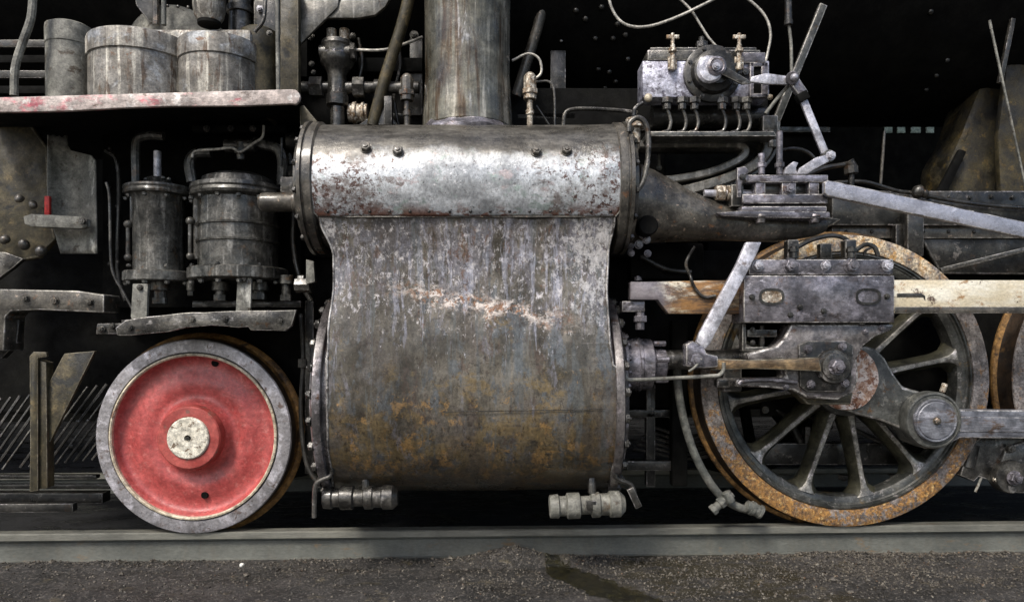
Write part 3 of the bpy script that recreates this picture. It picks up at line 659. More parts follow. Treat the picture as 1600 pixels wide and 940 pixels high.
# ---- running board and what stands on it
rb = G()
xl = at(-120, 160, -.42).x; xr = at(468, 150, -.42).x; zt = at(230,145,-.42).z; zb2 = at(230,170,-.42).z
e = []
for i in range(41):
    px = -120+588*i/40; e.append((px, 152-.028*px))
top = [(x, y) for x, y in e]; bot = [(x, 175-.03*x+1.2*math.sin(x*.02)) for x, _ in e[::-1]]
top[-1] = (462, 140); bot[0] = (462, 163)
ring = top+[(467,145),(469,151),(467,158)]+bot
rb.prism(ring, -.42, -.40, .0035)
board = part(rb, 'board_edge', 'board')
pz = at(200, 150, -.40).z
part(G().poly([(xl,-.40,pz-.012),(xr-.02,-.40,pz+.002),(xr-.02,.6,pz+.002),(xl,.6,pz-.012)], (0,0,.006), .001), 'running_board', 'soot')
def drum(x0, x1, Y, ytop, ybot, m, name):
    a = at(x0, 100, Y); b = at(x1, 100, Y); r = (b.x-a.x)/2; cx = (a.x+b.x)/2; zt_ = at(x0, ytop, Y-r).z; zb_ = pz
    return part(G().lathe((cx, Y, 0), 'Z', [(0,zb_),(r,zb_),(r,zt_-.09),(r*1.035,zt_-.085),(r*1.04,zt_-.015),(r*1.02,zt_),(r*.8,zt_+.012),(0,zt_+.02)], 56), name, m)
d1 = drum(147, 300, -.06, 40, 140, 'drum', 'pump_drum')
d2 = drum(284, 404, -.09, 48, 140, 'drum', 'pump_drum')
part(G().box(190,44,392,141,-.15,.08,.02), 'pump_drum_body', 'drum')
drum_shaded_side = drum(378, 432, -.05, 40, 140, 'olive', 'pump_drum')  # olive drum puts the shaded side of the pale drum into colour
part(G().lathe((at(310,60,.42).x, .42, 0), 'Z', [(0,pz+.1),(.36,pz+.1),(.36,pz+.42),(.345,pz+.44),(.345,3.2)], 72), 'pump_casing', 'ledge')
part(G().prism([(205,-30),(212,8),(226,26),(232,34),(240,36),(244,-30)], .03, .05, .006), 'lagging_plate', 'dark')
for k in range(9): rivet(bpy.data.objects['pump_casing'], at(262+k*16, 12-.5*abs(k-3)**1.5, .02), '-Y', .008, 'grease')
d3 = drum(76, 142, -.02, 30, 140, 'ledge', 'pump_column')
part(G().ptube([(52,-10),(48,30),(36,65),(24,105),(22,150)], -.18, .017), 'handrail', 'ledge')
part(G().ptube([(433,-20),(435,150)], -.28, .009), 'conduit', 'ledge')
part(G().box(438,-20,466,145,-.1,-.05), 'side_plate', 'olive')
part(G().lathe(at(327,20,-.14), 'Z', [(0,-.05),(.045,-.05),(.062,-.02),(.07,.02),(.07,.15),(0,.15)], 24), 'pump_cap', 'drum')
part(G().cyl(at(327,40,-.14), at(327,29,-.14), .05, 24), 'cap_gasket', 'soot')
part(G().cyl(at(256,40,-.02), at(256,-20,-.02), .011, 10), 'thin_pipe', 'rubber')
part(G().cyl(at(244,40,.0), at(244,-20,.0), .016, 10), 'thin_pipe', 'chestend')
part(G().cyl(at(375,55,.0), at(375,-20,.0), .05, 24).cyl(at(375,22,.0), at(375,12,.0), .06, 24), 'pump_neck', 'grease')
part(G().box(-60,-30,250,40,.15,.2), 'smokebox_front', 'soot')
for k in range(4): part(G().box(-20,62+k*24,72,74+k*24,.12,.15), 'grille_bar', 'soot' if k % 2 else 'dark')
part(G().ptube([(398,50),(412,30),(415,-10)], -.22, .009), 'copper_tube', 'grease')
part(G().box(396,0,432,60,-.02,.1,.006), 'bracket_casting', 'dark')
bolt(d2, at(406,14,-.03), '-Y', .013, 'bright'); bolt(d2, at(421,52,-.24), '-Y', .011, 'grease')

# ---- left end under the board
part(G().prism([(-60,165),(40,180),(72,230),(78,330),(88,372),(60,402),(20,408),(-60,385)], .0, .04, .01).rough(.01, 5, 3), 'buffer_beam', 'olive')
bm = bmesh.new(); rws = []
for j in range(25):
    t = j/24; y = 212+184*t
    x0 = 75+(0 if t < .6 else (t-.6)*50); x1 = 106+46*min(1, max(0, (t-.12)/.06)) if t < .18 else 148+3*t
    rws.append([])
    for i in range(13):
        u_ = i/12; px = x0+(x1-x0)*u_
        Yd = -.07+.06*math.sin(math.pi*min(1, (px-75)/75))**1.0 + .006*mn.noise(Vector((px*.05, y*.03, 0)))
        py = y+(6*mn.noise(Vector((px*.15, 3, 1))) if j == 0 else 0)
        rws[-1].append(bm.verts.new(at(px, py, Yd)))
for a_, b_ in zip(rws, rws[1:]):
    for i in range(12): bm.faces.new((a_[i], b_[i], b_[i+1], a_[i+1]))
bm.normal_update(); g = G(); g.bm.free(); g.bm = bm
gpo = part(g, 'bent_plate', 'ledge'); md = gpo.modifiers.new('thickness', 'SOLIDIFY'); md.thickness = .006
part(G().box(69,306,77,336,-.085,-.068), 'red_marker', 'redstrip')
br = part(G().prism([(36,338),(48,334),(126,338),(136,342),(136,354),(126,357),(50,354),(38,350)], -.12, -.085, .004), 'bracket_bar', 'ledge')
bolt(br, at(130,346,-.121), '-Y', .016, 'grease')
for (x, y, r_) in ((8,374,.022),(38,382,.024),(64,392,.026),(52,320,.02),(30,310,.02)):
    part(G().ball(at(x,y,-.05), r_, 12).rough(.005, 30), 'casting_lug', 'chestend')
part(G().prism([(-40,392),(8,394),(36,404),(20,418),(-10,440),(-40,455)], -.02, .01), 'coupling_plate', 'grease')
part(G().prism([(-60,450),(120,454),(162,460),(162,488),(60,484),(16,486),(8,494),(6,548),(-60,548)], -.12, .02, .006).rough(.003, 8), 'frame_bar', 'chestend')
part(G().prism([(8,492),(30,500),(26,535),(2,560),(-30,560),(-30,530)], -.04, .0), 'frame_foot', 'dark')
# pilot
part(G().prism([(46,556),(52,549),(72,550),(73,557),(59,559),(59,766),(46,768),(47,690)], -.10, -.085, .003).prism([(59,562),(72,566),(74,762),(59,764)], -.085, -.03, .003), 'pilot_post', 'olive')
part(G().prism([(100,552),(148,548),(72,702),(54,722),(54,640)], -.065, -.045, .003), 'pilot_strut', 'olive')
pil = part(G().wbox((-3.0,.02,.10), (-1.98,.06,.14)), 'pilot_beam', 'dark')
for k in range(17):
    x0 = -60+k*15
    if 44 < x0 < 60: continue
    a = at(x0-20-k*1.0, 742-k*1.5, .05+.01*(k % 2)); b = at(x0+62, 622-k*2.0, .1)
    part(G().bar(a, b, .006+.005*((k*7) % 3)/2, .012, .001), 'pilot_bar', 'dark' if k % 3 else 'grease', pil)
part(G().box(-60,742,150,748,.2,.24).box(-60,756,170,764,.25,.28), 'pilot_rail', 'dark')
part(G().box(-60,770,160,786,.32,.4), 'cross_beam', 'dark')
for x, y in ((122,658),(138,657),(112,696)): rivet(pil, at(x,y,.045), '-Y', .010, 'grease')

# ---- two-cylinder air pump
pump = G()
def pc_(px0, px1, Y, prof):
    a = at(px0, 360, Y); b = at(px1, 360, Y); r = (b.x-a.x)/2
    return Vector(((a.x+b.x)/2, Y, 0)), r
PY = -.06
c1, r1 = pc_(211, 286, PY, 0); c2, r2 = pc_(313, 432, PY+.0, 0)
zf = lambda py, r: at(250, py, PY-r).z
body1 = G().lathe(c1, 'Z', [(0,zf(425,r1)),(r1,zf(425,r1)),(r1,zf(305,r1)),(r1+.008,zf(300,r1)),(r1+.036,zf(299,r1)),(r1+.040,zf(296,r1)),(r1+.036,zf(292,r1)),(r1+.040,zf(289,r1)),(r1+.038,zf(286,r1)),(r1*.6,zf(284,r1)),(r1*.45,zf(270,r1)),(0,zf(270,r1))], 48)
b1 = part(body1, 'pump_cylinder', 'pumpmetal')
g2 = [(0,zf(425,r2)),(r2,zf(425,r2))]
for py in (395, 372, 345):
    if py != 395: g2 += [(r2,zf(py+2,r2)),(r2+.008,zf(py+1,r2)),(r2+.009,zf(py-2,r2)),(r2,zf(py-3,r2))]
g2 += [(r2,zf(303,r2)),(r2+.03,zf(299,r2)),(r2+.035,zf(295,r2)),(r2+.030,zf(290,r2)),(r2+.035,zf(287,r2)),(r2+.032,zf(281,r2)),(r2*.95,zf(279,r2)),(r2*.90,zf(268,r2)),(r2*.60,zf(260,r2)),(r2*.3,zf(256,r2)),(0,zf(255,r2))]
b2 = part(G().lathe(c2, 'Z', g2, 56), 'pump_cylinder', 'pumpmetal')
zz0, zz1 = zf(437, .15), zf(417, .15)
fl = G().lathe(c1, 'Z', [(0,zz0),(r1+.035,zz0),(r1+.042,zz0+.005),(r1+.042,zz1-.014),(r1+.036,zz1-.008),(0,zz1-.008)], 48)
fl.lathe(c2, 'Z', [(0,zz0+.006),(r2+.035,zz0+.006),(r2+.045,zz0+.012),(r2+.045,zz1),(r2+.036,zz1+.006),(0,zz1+.006)], 48)
flange = part(fl, 'pump_flange', 'pumpmetal')
for c, r, n, a0 in ((c1, r1+.028, 5, -70), (c2, r2+.028, 7, -75)):
    for k in range(n):
        a = R(a0-5+(150*k/(n-1)))
        x, y = c.x+r*math.sin(a), c.y-r*math.cos(a)
        bolt(flange, (x, y, zz0-.001), '-Z', .0125, 'pumpmetal'); bolt(b1 if c is c1 else b2, (x, y, zf(301, r)), '-Z', .011, 'pumpmetal')
        if k % 2: bolt(flange, (x, y, zz1+.007), 'Z', .010, 'grease')
for x, y0, y1, r_ in ((250,440,475,.032),(345,440,470,.03),(405,440,468,.032),(447,430,470,.026),(298,440,462,.014)):
    part(G().cyl(at(x,y0,-.1), at(x,y0+14,-.1), r_*1.3, 18).cyl(at(x,y0+14,-.1), at(x,y1-8,-.1), r_*.8, 14).cyl(at(x,y1-10,-.1), at(x,y1,-.1), r_, 6), 'valve_cap', 'pumpmetal', flange)
for (x, y0, y1, ws) in ((217, 443, 500, 24), (380, 430, 494, 22)):
    yy = -.23
    g = G().prism([(x-ws/2+2,y0),(x+ws/2+2,y0),(x+ws/2,y1-6),(x+ws/2-3,y1),(x-ws/2+1,y1),(x-ws/2-1,y1-6)], yy, yy+.02, .003)
    ft = part(g, 'foot_strap', 'ledge'); bolt(ft, at(x+2,y0+6,yy), '-Y', .012, 'grease')
for (x, y0, y1) in ((200,350,402),(297,345,400)):
    part(G().cyl(at(x,y0,-.12), at(x,y1,-.12), .009, 10).ball(at(x,y0,-.12), .019).ball(at(x,y1,-.12), .017), 'drain_tube', 'grease')
part(G().cyl(at(206,305,-.1), at(206,350,-.1), .008, 8).cyl(at(308,310,-.1), at(308,405,-.1), .018, 10), 'side_tube', 'grease')
part(G().ptube([(213,290),(212,235),(216,217),(232,212),(256,213)], -.06, .020), 'elbow_pipe', 'pumpmetal')
part(G().cyl(at(246,284,-.06), at(246,236,-.06), .017, 16), 'piston_rod', 'bright')
for k in range(5): bolt(b1, at(228+k*9,281-2*(k % 2),-.10), 'Z', .009, 'grease')
part(G().ptube([(300,285),(296,255),(306,240),(330,238)], -.06, .024), 'elbow_pipe', 'pumpmetal')
part(G().ptube([(440,290),(441,250),(432,232),(410,226),(396,222)], -.06, .024), 'elbow_pipe', 'pumpmetal')
part(G().cyl(at(376,250,-.10), at(376,222,-.10), .018, 12).cyl(at(376,240,-.1), at(376,232,-.1), .028, 6).cyl(at(352,228,-.08), at(400,228,-.08), .03, 12), 'top_fitting', 'grease')
part(G().ptube([(300,246),(306,236),(340,233),(362,231),(376,237),(396,224),(410,214),(412,196)], -.14, .006), 'copper_tube', 'wire')
part(G().ptube([(166,285),(171,310),(173,400),(178,430),(192,455),(212,492)], -.2, .006), 'copper_tube', 'grease')
for x in (323,361,395): bolt(b2, at(x,201,-.1), '-Y', .013, 'grease')
part(G().box(300,196,445,206,-.08,-.05), 'pump_bracket', 'soot')
part(G().cyl(at(440,215,-.1), at(440,260,-.1), .006, 8).cyl(at(450,222,.0), at(466,222,.0), .05, 12).cyl(at(448,270,-.02), at(466,270,-.02), .04, 10), 'pipe_union', 'dark')
part(G().lathe(at(404,316,-.24), 'X', [(0,0),(.030,.004),(.040,.016),(.042,.04),(.042,.15),(.05,.155),(.05,.18),(0,.18)], 28), 'relief_valve', 'brass' if 0 else 'chestend')
part(G().box(438,276,466,300,-.2,-.1,.004), 'valve_block', 'grease')
part(G().prism([(478,405),(490,408),(492,440),(478,444)], -.2, -.17), 'small_bracket', 'ledge')
part(G().cyl(at(462,445,-.15), at(486,445,-.15), .035, 8).cyl(at(466,436,-.15), at(476,436,-.15), .02, 8), 'pipe_union', 'grease')
# shelf under the pump
sp = G().prism([(183,524),(180,512),(196,500),(215,497),(240,494),(300,488),(360,486),(463,484),(456,508),(446,517),(392,516),(388,510),(372,512),(330,508),(290,512),(262,518),(200,524)], -.24, -.215, .003).rough(.004, 9, 2)
part(sp, 'pump_shelf', 'grease')
part(G().poly([at(190,500,-.21), at(458,484,-.21), at(458,484,.2), at(190,500,.2)], (0,0,-.01), .001), 'pump_shelf_plate', 'dark')
part(G().box(160,212,470,480,.16,.2), 'frame_cover', 'soot')

# ---- wheels
DISC = [(.378,.010),(.371,.014),(.366,.030),(.355,.044),(.335,.050),(.305,.046),(.275,.034),(.25,.026),(.225,.028),(.205,.036),(.188,.040),(.172,.034),(.158,.014),(.148,-.006)]
def leading_wheel():
    c = at(302, 678, 0); r = .450; C = Vector((c.x, 0, r))
    e = empty('leading_wheel'); bpy.data.objects.remove(e)
    ty = G().lathe(C, 'Y', [(.378,.018),(.386,.016),(.390,.010),(.394,0),(.440,0),(.449,.003),(.452,.010),(.453,.012)], 128)
    t = part(ty, 'leading_wheel', 'tyre')
    part(G().lathe(C, 'Y', [(.4525,.0121),(.456,.070)], 128), 'tread', 'treaddark', t)
    part(G().lathe(C, 'Y', [(.456,.070),(.458,.088),(.463,.100),(.476,.106),(.484,.116),(.482,.128),(.470,.137),(.38,.138)], 128), 'flange', 'tread', t)
    part(G().lathe(C, 'Y', [(.388,.003),(.386,-.006),(.379,-.008),(.374,-.003),(.374,.016)], 128), 'retaining_ring', 'creamring', t)
    part(G().lathe(C, 'Y', DISC, 128), 'wheel_disc', 'red', t, 60)
    part(G().lathe(C, 'Y', [(.150,-.004),(.146,-.03),(.144,-.046),(.138,-.052),(.10,-.053),(.096,-.05)], 96), 'wheel_hub', 'redhub', t)
    part(G().lathe(C, 'Y', [(.098,-.045),(.095,-.060),(.090,-.064),(.016,-.064),(.013,-.050),(0,-.050)], 64), 'axle_end', 'white', t)
    part(G().lathe(C, 'Y', [(.009,-.052),(.009,-.066),(0,-.067)], 12), 'centre_pin', 'dark', t)
    for px, py in ((333,567),(318,774)):
        p = at(px, py, .02)
        rr = math.hypot(p.x-C.x, p.z-C.z)
        yy = next(a[1]+(b[1]-a[1])*(a[0]-rr)/(a[0]-b[0]) for a, b in zip(DISC, DISC[1:]) if a[0] >= rr >= b[0])
        part(G().lathe((p.x, yy-.004, p.z), 'Y', [(0,-.002),(.015,-.004),(.017,.0),(.017,.01)], 20), 'disc_hole_plug', 'soot', t)
    part(G().lathe(C, 'Y', [(0,.1),(.09,.1),(.09,1.5),(0,1.5)], 24), 'axle', 'soot', t)
    return t
leading_wheel()

def driver(C, r, name, detail=True):
    ty = G().lathe(C, 'Y', [(r-.080,.012),(r-.078,.001),(r-.072,0),(r-.010,0),(r-.002,.004),(r,.012)], 160)
    t = part(ty, name, 'drivertyre')
    part(G().lathe(C, 'Y', [(r,.0121),(r+.003,.085),(r+.010,.100)], 160), 'tread', 'treaddark', t)
    part(G().lathe(C, 'Y', [(r+.010,.100),(r+.026,.106),(r+.031,.116),(r+.029,.128),(r+.018,.137),(r-.08,.138),(r-.10,.13)], 160), 'flange', 'tread', t)
    part(G().lathe(C, 'Y', [(r-.079,.014),(r-.084,.004),(r-.092,.002),(r-.096,.012),(r-.102,.012),(r-.108,.018),(r-.124,.020),(r-.138,.030),(r-.144,.045),(r-.144,.10),(r-.13,.12),(r-.08,.125)], 160), 'wheel_rim', 'wheelgrey', t)
    hubg = G().lathe(C, 'Y', [(.03,-.02),(.15,-.02),(.165,-.012),(.17,.02),(.18,.10),(0,.10)], 64)
    part(hubg, 'wheel_hub', 'wheelgrey', t)
    for k in range(12):
        a = R(11-30*k)
        d = Vector((math.cos(a), 0, math.sin(a))); n = Vector((-math.sin(a), 0, math.cos(a)))
        bm = bmesh.new(); ringsv = []
        for rr, wd, y0, y1 in ((.13,.046,.006,.125),(.19,.034,.012,.125),(.26,.028,.018,.120),(.36,.025,.024,.116),(r-.22,.026,.028,.114),(r-.175,.034,.026,.116),(r-.15,.056,.022,.118),(r-.132,.10,.02,.12)):
            p = C+d*rr
            ringsv.append([bm.verts.new(p+n*wd*q+Vector((0, y0+(y1-y0)*tt, 0))) for q, tt in [(-.45,.05),(-.3,0),(.3,0),(.45,.05),(1.25,.5),(1.3,.85),(.9,1),(-.9,1),(-1.3,.85),(-1.25,.5)]])
        m_ = len(ringsv[0])
        for A, B in zip(ringsv, ringsv[1:]):
            for i in range(m_): bm.faces.new((A[i], A[(i+1) % m_], B[(i+1) % m_], B[i])).material_index = 1 if i in (0, 1, 2) else 0  # spoke fronts take the lighter painted highlight tone
        bmesh.ops.recalc_face_normals(bm, faces=bm.faces[:])
        g = G(); g.bm.free(); g.bm = bm
        part(g, 'spoke', 'olivegrey', t, 40)
    part(G().lathe(C, 'Y', [(0,.1),(.1,.1),(.1,1.5),(0,1.5)], 24), 'axle', 'soot', t)
    return t
dc = at(1322, 584, 0); RD = .6925
# the axle height follows from the tyre standing on the rail
DC = Vector((dc.x, 0, RD)); drv = driver(DC, RD, 'driving_wheel')
N2 = driver(Vector((at(1800, 584, 0).x+.02, 0, RD)), RD, 'driving_wheel')
# far side wheels, dark
for x, r in ((at(302,678,0).x, .45), (DC.x, RD)):
    g = G().lathe((x, 1.50, r), 'Y', [(r-.10,.0),(r+.03,0),(r+.03,.03),(r,.04),(r,.13),(r-.10,.13),(r-.10,0)], 64)
    for k in range(6): a = R(30*k+10); g.bar((x-math.cos(a)*(r-.08), 1.56, r-math.sin(a)*(r-.08)), (x+math.cos(a)*(r-.08), 1.56, r+math.sin(a)*(r-.08)), .06, .06)
    part(g, 'far_wheel', 'soot')
# crank web and hub boss
web = G().prism([(1296,632),(1312,622),(1330,560),(1338,545),(1352,540),(1370,545),(1384,560),(1396,582),(1412,604),(1440,612),(1480,625),(1492,655),(1480,690),(1450,702),(1425,692),(1408,670),(1375,657),(1340,648)], -.075, .03, .012)
wb = part(web, 'crank_web', 'webgrey', drv)
part(G().lathe(at(1322,590,-.075), '-Y', [(0,0),(.148,0),(.150,.004),(.146,.012),(0,.014)], 48).rough(.003, 40), 'axle_face', 'flaky', drv)
pin = at(1452, 655, -.10)
rod = part(G().lathe(pin, '-Y', [(0,-.04),(.126,-.04),(.131,-.02),(.131,.03),(.126,.038),(.119,.040),(.115,.034),(.098,.036)], 64), 'side_rod', 'webgrey')
part(G().prism([(1486,632),(1500,640),(1530,640),(1720,642),(1720,686),(1500,684),(1482,694)], -.12, -.06, .006), 'rod_beam', 'rodblue', rod)
part(G().prism([(1500,651),(1720,653),(1720,676),(1500,674)], -.124, -.118, .002), 'rod_flute', 'rodblue', rod)
part(G().lathe(pin+Vector((0,-.03,0)), '-Y', [(0,0),(.099,0),(.099,.018),(.094,.024),(.086,.022),(.082,.026),(.02,.027),(0,.027)], 56), 'pin_cap', 'rodblue', rod)
bolt(rod, pin+Vector((0,-.056,0)), '-Y', .016, 'chestend')
part(G().cyl(pin+Vector((.06,0,.125)), pin+Vector((.075,0,.165)), .013, 10), 'oil_cup', 'brass', rod)
# brake gear to the right of the wheel
part(G().prism([(1500,742),(1512,700),(1535,680),(1600,676),(1680,690),(1680,700),(1600,704),(1560,722),(1548,750),(1530,744),(1522,752)], .02, .08, .005).rough(.004, 12), 'brake_shoe', 'grease')
bk = part(G().lathe(at(1582,745,-.02), 'Y', [(0,-.0),(.075,0),(.08,.01),(.08,.06),(0,.06)], 28).prism([(1560,735),(1572,700),(1600,690),(1640,700),(1640,770),(1590,770)], .0, .05, .006), 'brake_hanger', 'grease')
bolt(bk, at(1584,746,-.025), '-Y', .03, 'lav'); bolt(bk, at(1556,748,-.002), '-Y', .014, 'brass'); bolt(bk, at(1578,700,-.004), '-Y', .02, 'grease')
part(G().ptube([(1535,742),(1524,768)], .03, .006), 'split_pin', 'ledge')
part(G().cyl(at(1520,694,.03), at(1512,730,.03), .03, 12), 'brake_pin', 'dark')

# things seen between the spokes
sb_ = part(G().box(1180,692,1445,726,.20,.238,.006), 'spring_hanger_bar', 'dark')
for x in (1255, 1318, 1398): bolt(sb_, at(x,741,.22), '-Z', .026, 'grease', 'hanger_nut')
part(G().cyl(at(1230,650,.2), at(1250,690,.2), .02, 10).cyl(at(1262,665,.2), at(1262,692,.2), .03, 8), 'spring_pin', 'dark')
part(G().box(1190,600,1290,650,.21,.24,.01), 'axlebox', 'soot')

# ---- slide bar
sl1 = G().prism([(985,440),(1012,440),(1100,438),(1165,438),(1165,490),(1045,490),(1034,476),(1028,468),(985,468)], -.30, -.24, .004)
slb = part(sl1, 'slide_bar', 'slide')
part(G().prism([(1396,437),(1760,438),(1760,488),(1396,489)], -.30, -.24, .004), 'slide_bar_end', 'slide', slb)
part(G().prism([(1402,458),(1440,458),(1446,462),(1446,470),(1443,464),(1402,464)], -.303, -.299, .001), 'slide_bar_groove', 'dark', slb)
part(G().box(1399,479,1760,489,-.306,-.299,.002), 'slide_bar_lip', 'chestend', slb)
bolt(slb, at(997,438,-.27), 'Z', .016, 'lav')
part(G().box(972,470,1008,487,-.28,-.2,.004).cyl(at(1000,487,-.26), at(1000,515,-.26), .02, 8).cyl(at(1000,493,-.26), at(1000,503,-.26), .03, 6), 'slide_bar_bracket', 'lav')

# ---- crosshead
cx = G().box(1162,430,1398,504,-.36,-.20,.005)
cross = part(cx, 'crosshead', 'lav')
part(G().box(1170,405,1396,429,-.345,-.21,.004), 'crosshead_cap', 'lav', cross)
for x, rr in ((1184,.021),(1235,.028),(1290,.019),(1330,.028),(1386,.021)): bolt(cross, at(x,415,-.346), '-Y', rr, 'bright' if rr < .025 else 'lav')
def oval(cx_, cy_, a, b, n=20): return [(cx_+a*math.copysign(abs(math.cos(t))**.7, math.cos(t)), cy_+b*math.copysign(abs(math.sin(t))**.8, math.sin(t))) for t in [2*math.pi*i/n for i in range(n)]]
for x, mm in ((1206,'slide'),(1357,'lav')):
    o1 = oval(x, 463, 20, 13); o2 = oval(x, 463, 16, 9.5)
    bm = bmesh.new(); A = [bm.verts.new(at(p[0],p[1],-.366)) for p in o1]; B = [bm.verts.new(at(p[0],p[1],-.366)) for p in o2]; C_ = [bm.verts.new(at(p[0],p[1],-.359)) for p in o2]; D_ = [bm.verts.new(at(p[0],p[1],-.359)) for p in o1]
    n = len(A)
    for i in range(n):
        j = (i+1) % n
        bm.faces.new((A[i],A[j],B[j],B[i])); bm.faces.new((B[i],B[j],C_[j],C_[i])); bm.faces.new((D_[i],D_[j],A[j],A[i]))
    bmesh.ops.recalc_face_normals(bm, faces=bm.faces[:])
    g = G(); g.bm.free(); g.bm = bm; part(g, 'slot_rim', 'dark', cross)
    part(G().prism(o2, -.3635, -.3595, 0), 'slot_key', mm if mm == 'lav' else 'brass', cross)
for x, y in ((1175,464),(1386,463),(1287,486),(1250,480),(1235,492)): bolt(cross, at(x,y,-.361), '-Y', .011, 'dark')
for x in (1240, 1330):
    part(G().box(x-9,374,x+9,404,-.33,-.28,.006).cyl(at(x,404,-.34), at(x,385,-.34), .016, 10).cyl(at(x,394,-.34), at(x,388,-.34), .022, 6), 'oil_cup', 'dark', cross)
part(G().box(1282,380,1300,404,-.31,-.27,.004), 'oil_cup', 'dark', cross)
part(G().ptube([(1242,388),(1270,374),(1300,368),(1322,374),(1334,392)], -.29, .010), 'oil_cup_handle', 'dark', cross)
part(G().ptube([(1336,392),(1352,382),(1366,386),(1372,400)], -.25, .010), 'oil_cup_handle', 'dark', cross)
# lower casting of the crosshead
low = G().prism([(1236,506),(1398,506),(1394,516),(1368,526),(1350,540),(1340,560),(1342,592),(1335,612),(1310,625),(1262,622),(1240,610),(1205,606),(1150,604),(1150,592),(1228,590),(1222,560),(1170,566),(1166,552),(1214,540),(1226,526)], -.33, -.22, .010)
part(low, 'crosshead_body', 'ringsteel', cross)
part(G().prism([(1248,538),(1262,532),(1322,532),(1334,540),(1330,600),(1320,612),(1262,612),(1250,604)], -.345, -.328, .005), 'pin_plate', 'dark', cross)
cp = at(1301, 572, -.345)
part(G().lathe(cp, '-Y', [(0,0),(.074,0),(.076,.006),(.070,.016),(.058,.018),(.056,.030),(.040,.034),(.0,.034)], 40), 'gudgeon_collar', 'grease', cross)
bolt(cross, cp+Vector((0,-.034,0)), '-Y', .030, 'lav', 'gudgeon_nut')
for k in range(6):
    a = R(60*k+15); bolt(cross, cp+Vector((.050*math.cos(a), -.016, .050*math.sin(a))), '-Y', .009, 'grease')
for x, y in ((1262,545),(1316,541),(1267,600),(1320,598)): bolt(cross, at(x,y,-.347), '-Y', .016, 'lav')
part(G().box(1168,515,1214,526,-.30,-.25,.003).box(1160,506,1166,548,-.30,-.25,.003).cyl(at(1190,508,-.28), at(1190,545,-.28), .012, 8).box(1164,542,1230,548,-.3,-.25), 'wedge_bolt', 'grease', cross)
part(G().ptube([(1154,600),(1162,595),(1200,593),(1245,597)], -.34, .010), 'cotter_bar', 'lav', cross)
part(G().box(1130,565,1160,612,-.22,-.12,.01).box(1120,590,1142,606,-.25,-.2,.01), 'rod_cotter', 'dark', cross)
part(G().prism([(1240,610),(1300,622),(1334,612),(1330,632),(1262,632)], -.28, -.2, .008), 'crosshead_shoe', 'olive', cross)
# piston rod and its gland
prd = G().cyl((at(960,568,-.1).x, -.13, at(1000,562,-.13).z), (at(1230,568,-.1).x, -.13, at(1000,562,-.13).z), .045, 28)
part(prd, 'piston_rod', 'grease')
gz = at(1000, 570, -.2).z; gx = at(968, 570, -.2).x; u = mpp(1000, -.2)
gl = G().lathe((gx, -.13, gz), 'X', [(0,0),(.15,0),(.15,.03),(.118,.035),(.118,.085),(.124,.088),(.124,.100),(.116,.104),(.116,.150),(.09,.158),(.07,.17),(.07,.215),(0,.215)], 40)
gland = part(gl, 'piston_gland', 'lav')
for k in range(6):
    a = R(-70+28*k); bolt(gland, (gx+.031, -.13-.135*math.cos(a), gz+.135*math.sin(a)), 'X', .012, 'lav')
    if k % 2: part(G().cyl((gx+.16, -.13-.1*math.cos(a), gz+.1*math.sin(a)), (gx+.215, -.13-.1*math.cos(a), gz+.1*math.sin(a)), .013, 8), 'gland_stud', 'lav', gland)
part(G().ptube([(974,562),(974,578),(979,590),(990,593),(1040,591),(1112,587),(1124,585),(1130,578),(1131,566)], -.40, .008), 'oil_pipe', 'ledge')
# union link and combination lever
ul = part(G().prism([(1110,560),(1180,562),(1280,558),(1284,580),(1180,576),(1110,578)], -.38, -.352, .004), 'union_link', 'rustlink')
part(G().prism([(1072,538),(1082,532),(1100,540),(1104,552),(1122,556),(1122,573),(1100,575),(1072,572)], -.41, -.35, .005), 'link_fork', 'lav')
bolt(ul, at(1087,562,-.412), '-Y', .028, 'lav', 'fork_pin')
part(G().ptube([(1076,580),(1086,573),(1096,560)], -.44, .005), 'split_pin', 'ledge', ul)
lever = part(G().prism([(1166,378),(1190,378),(1184,394),(1110,536),(1102,545),(1088,534),(1094,518),(1150,414)], -.385, -.36, .004), 'combination_lever', 'bright')

# ---- valve gear right of the chest
cone = G()
HY = -.20
path = []; rad = []
for px, y0, y1 in ((988,252,378),(1012,262,378),(1040,277,377),(1070,292,376),(1100,305,375),(1140,319,374),(1180,328,375),(1215,331,375),(1245,333,373),(1275,335,368),(1296,339,360)):
    q0, q1 = at(px, y0, HY-.05), at(px, y1, HY-.05); path.append(Vector((q0.x, HY, (q0.z+q1.z)/2))); rad.append((q0.z-q1.z)/2)
g = G().tube(path, rad, seg=40, smooth=False).rough(.003, 12)
horn = part(g, 'guide_casting', 'chestend', angle=60)
part(G().prism([(1120,332),(1160,329),(1297,331),(1298,341),(1180,340),(1126,337)], -.325, -.12, .003), 'guide_flange', 'lav', horn)
part(G().lathe(at(1013,352,-.375), 'Y', [(0,-.004),(.036,-.006),(.042,0),(.042,.09)], 24), 'guide_hole', 'soot')
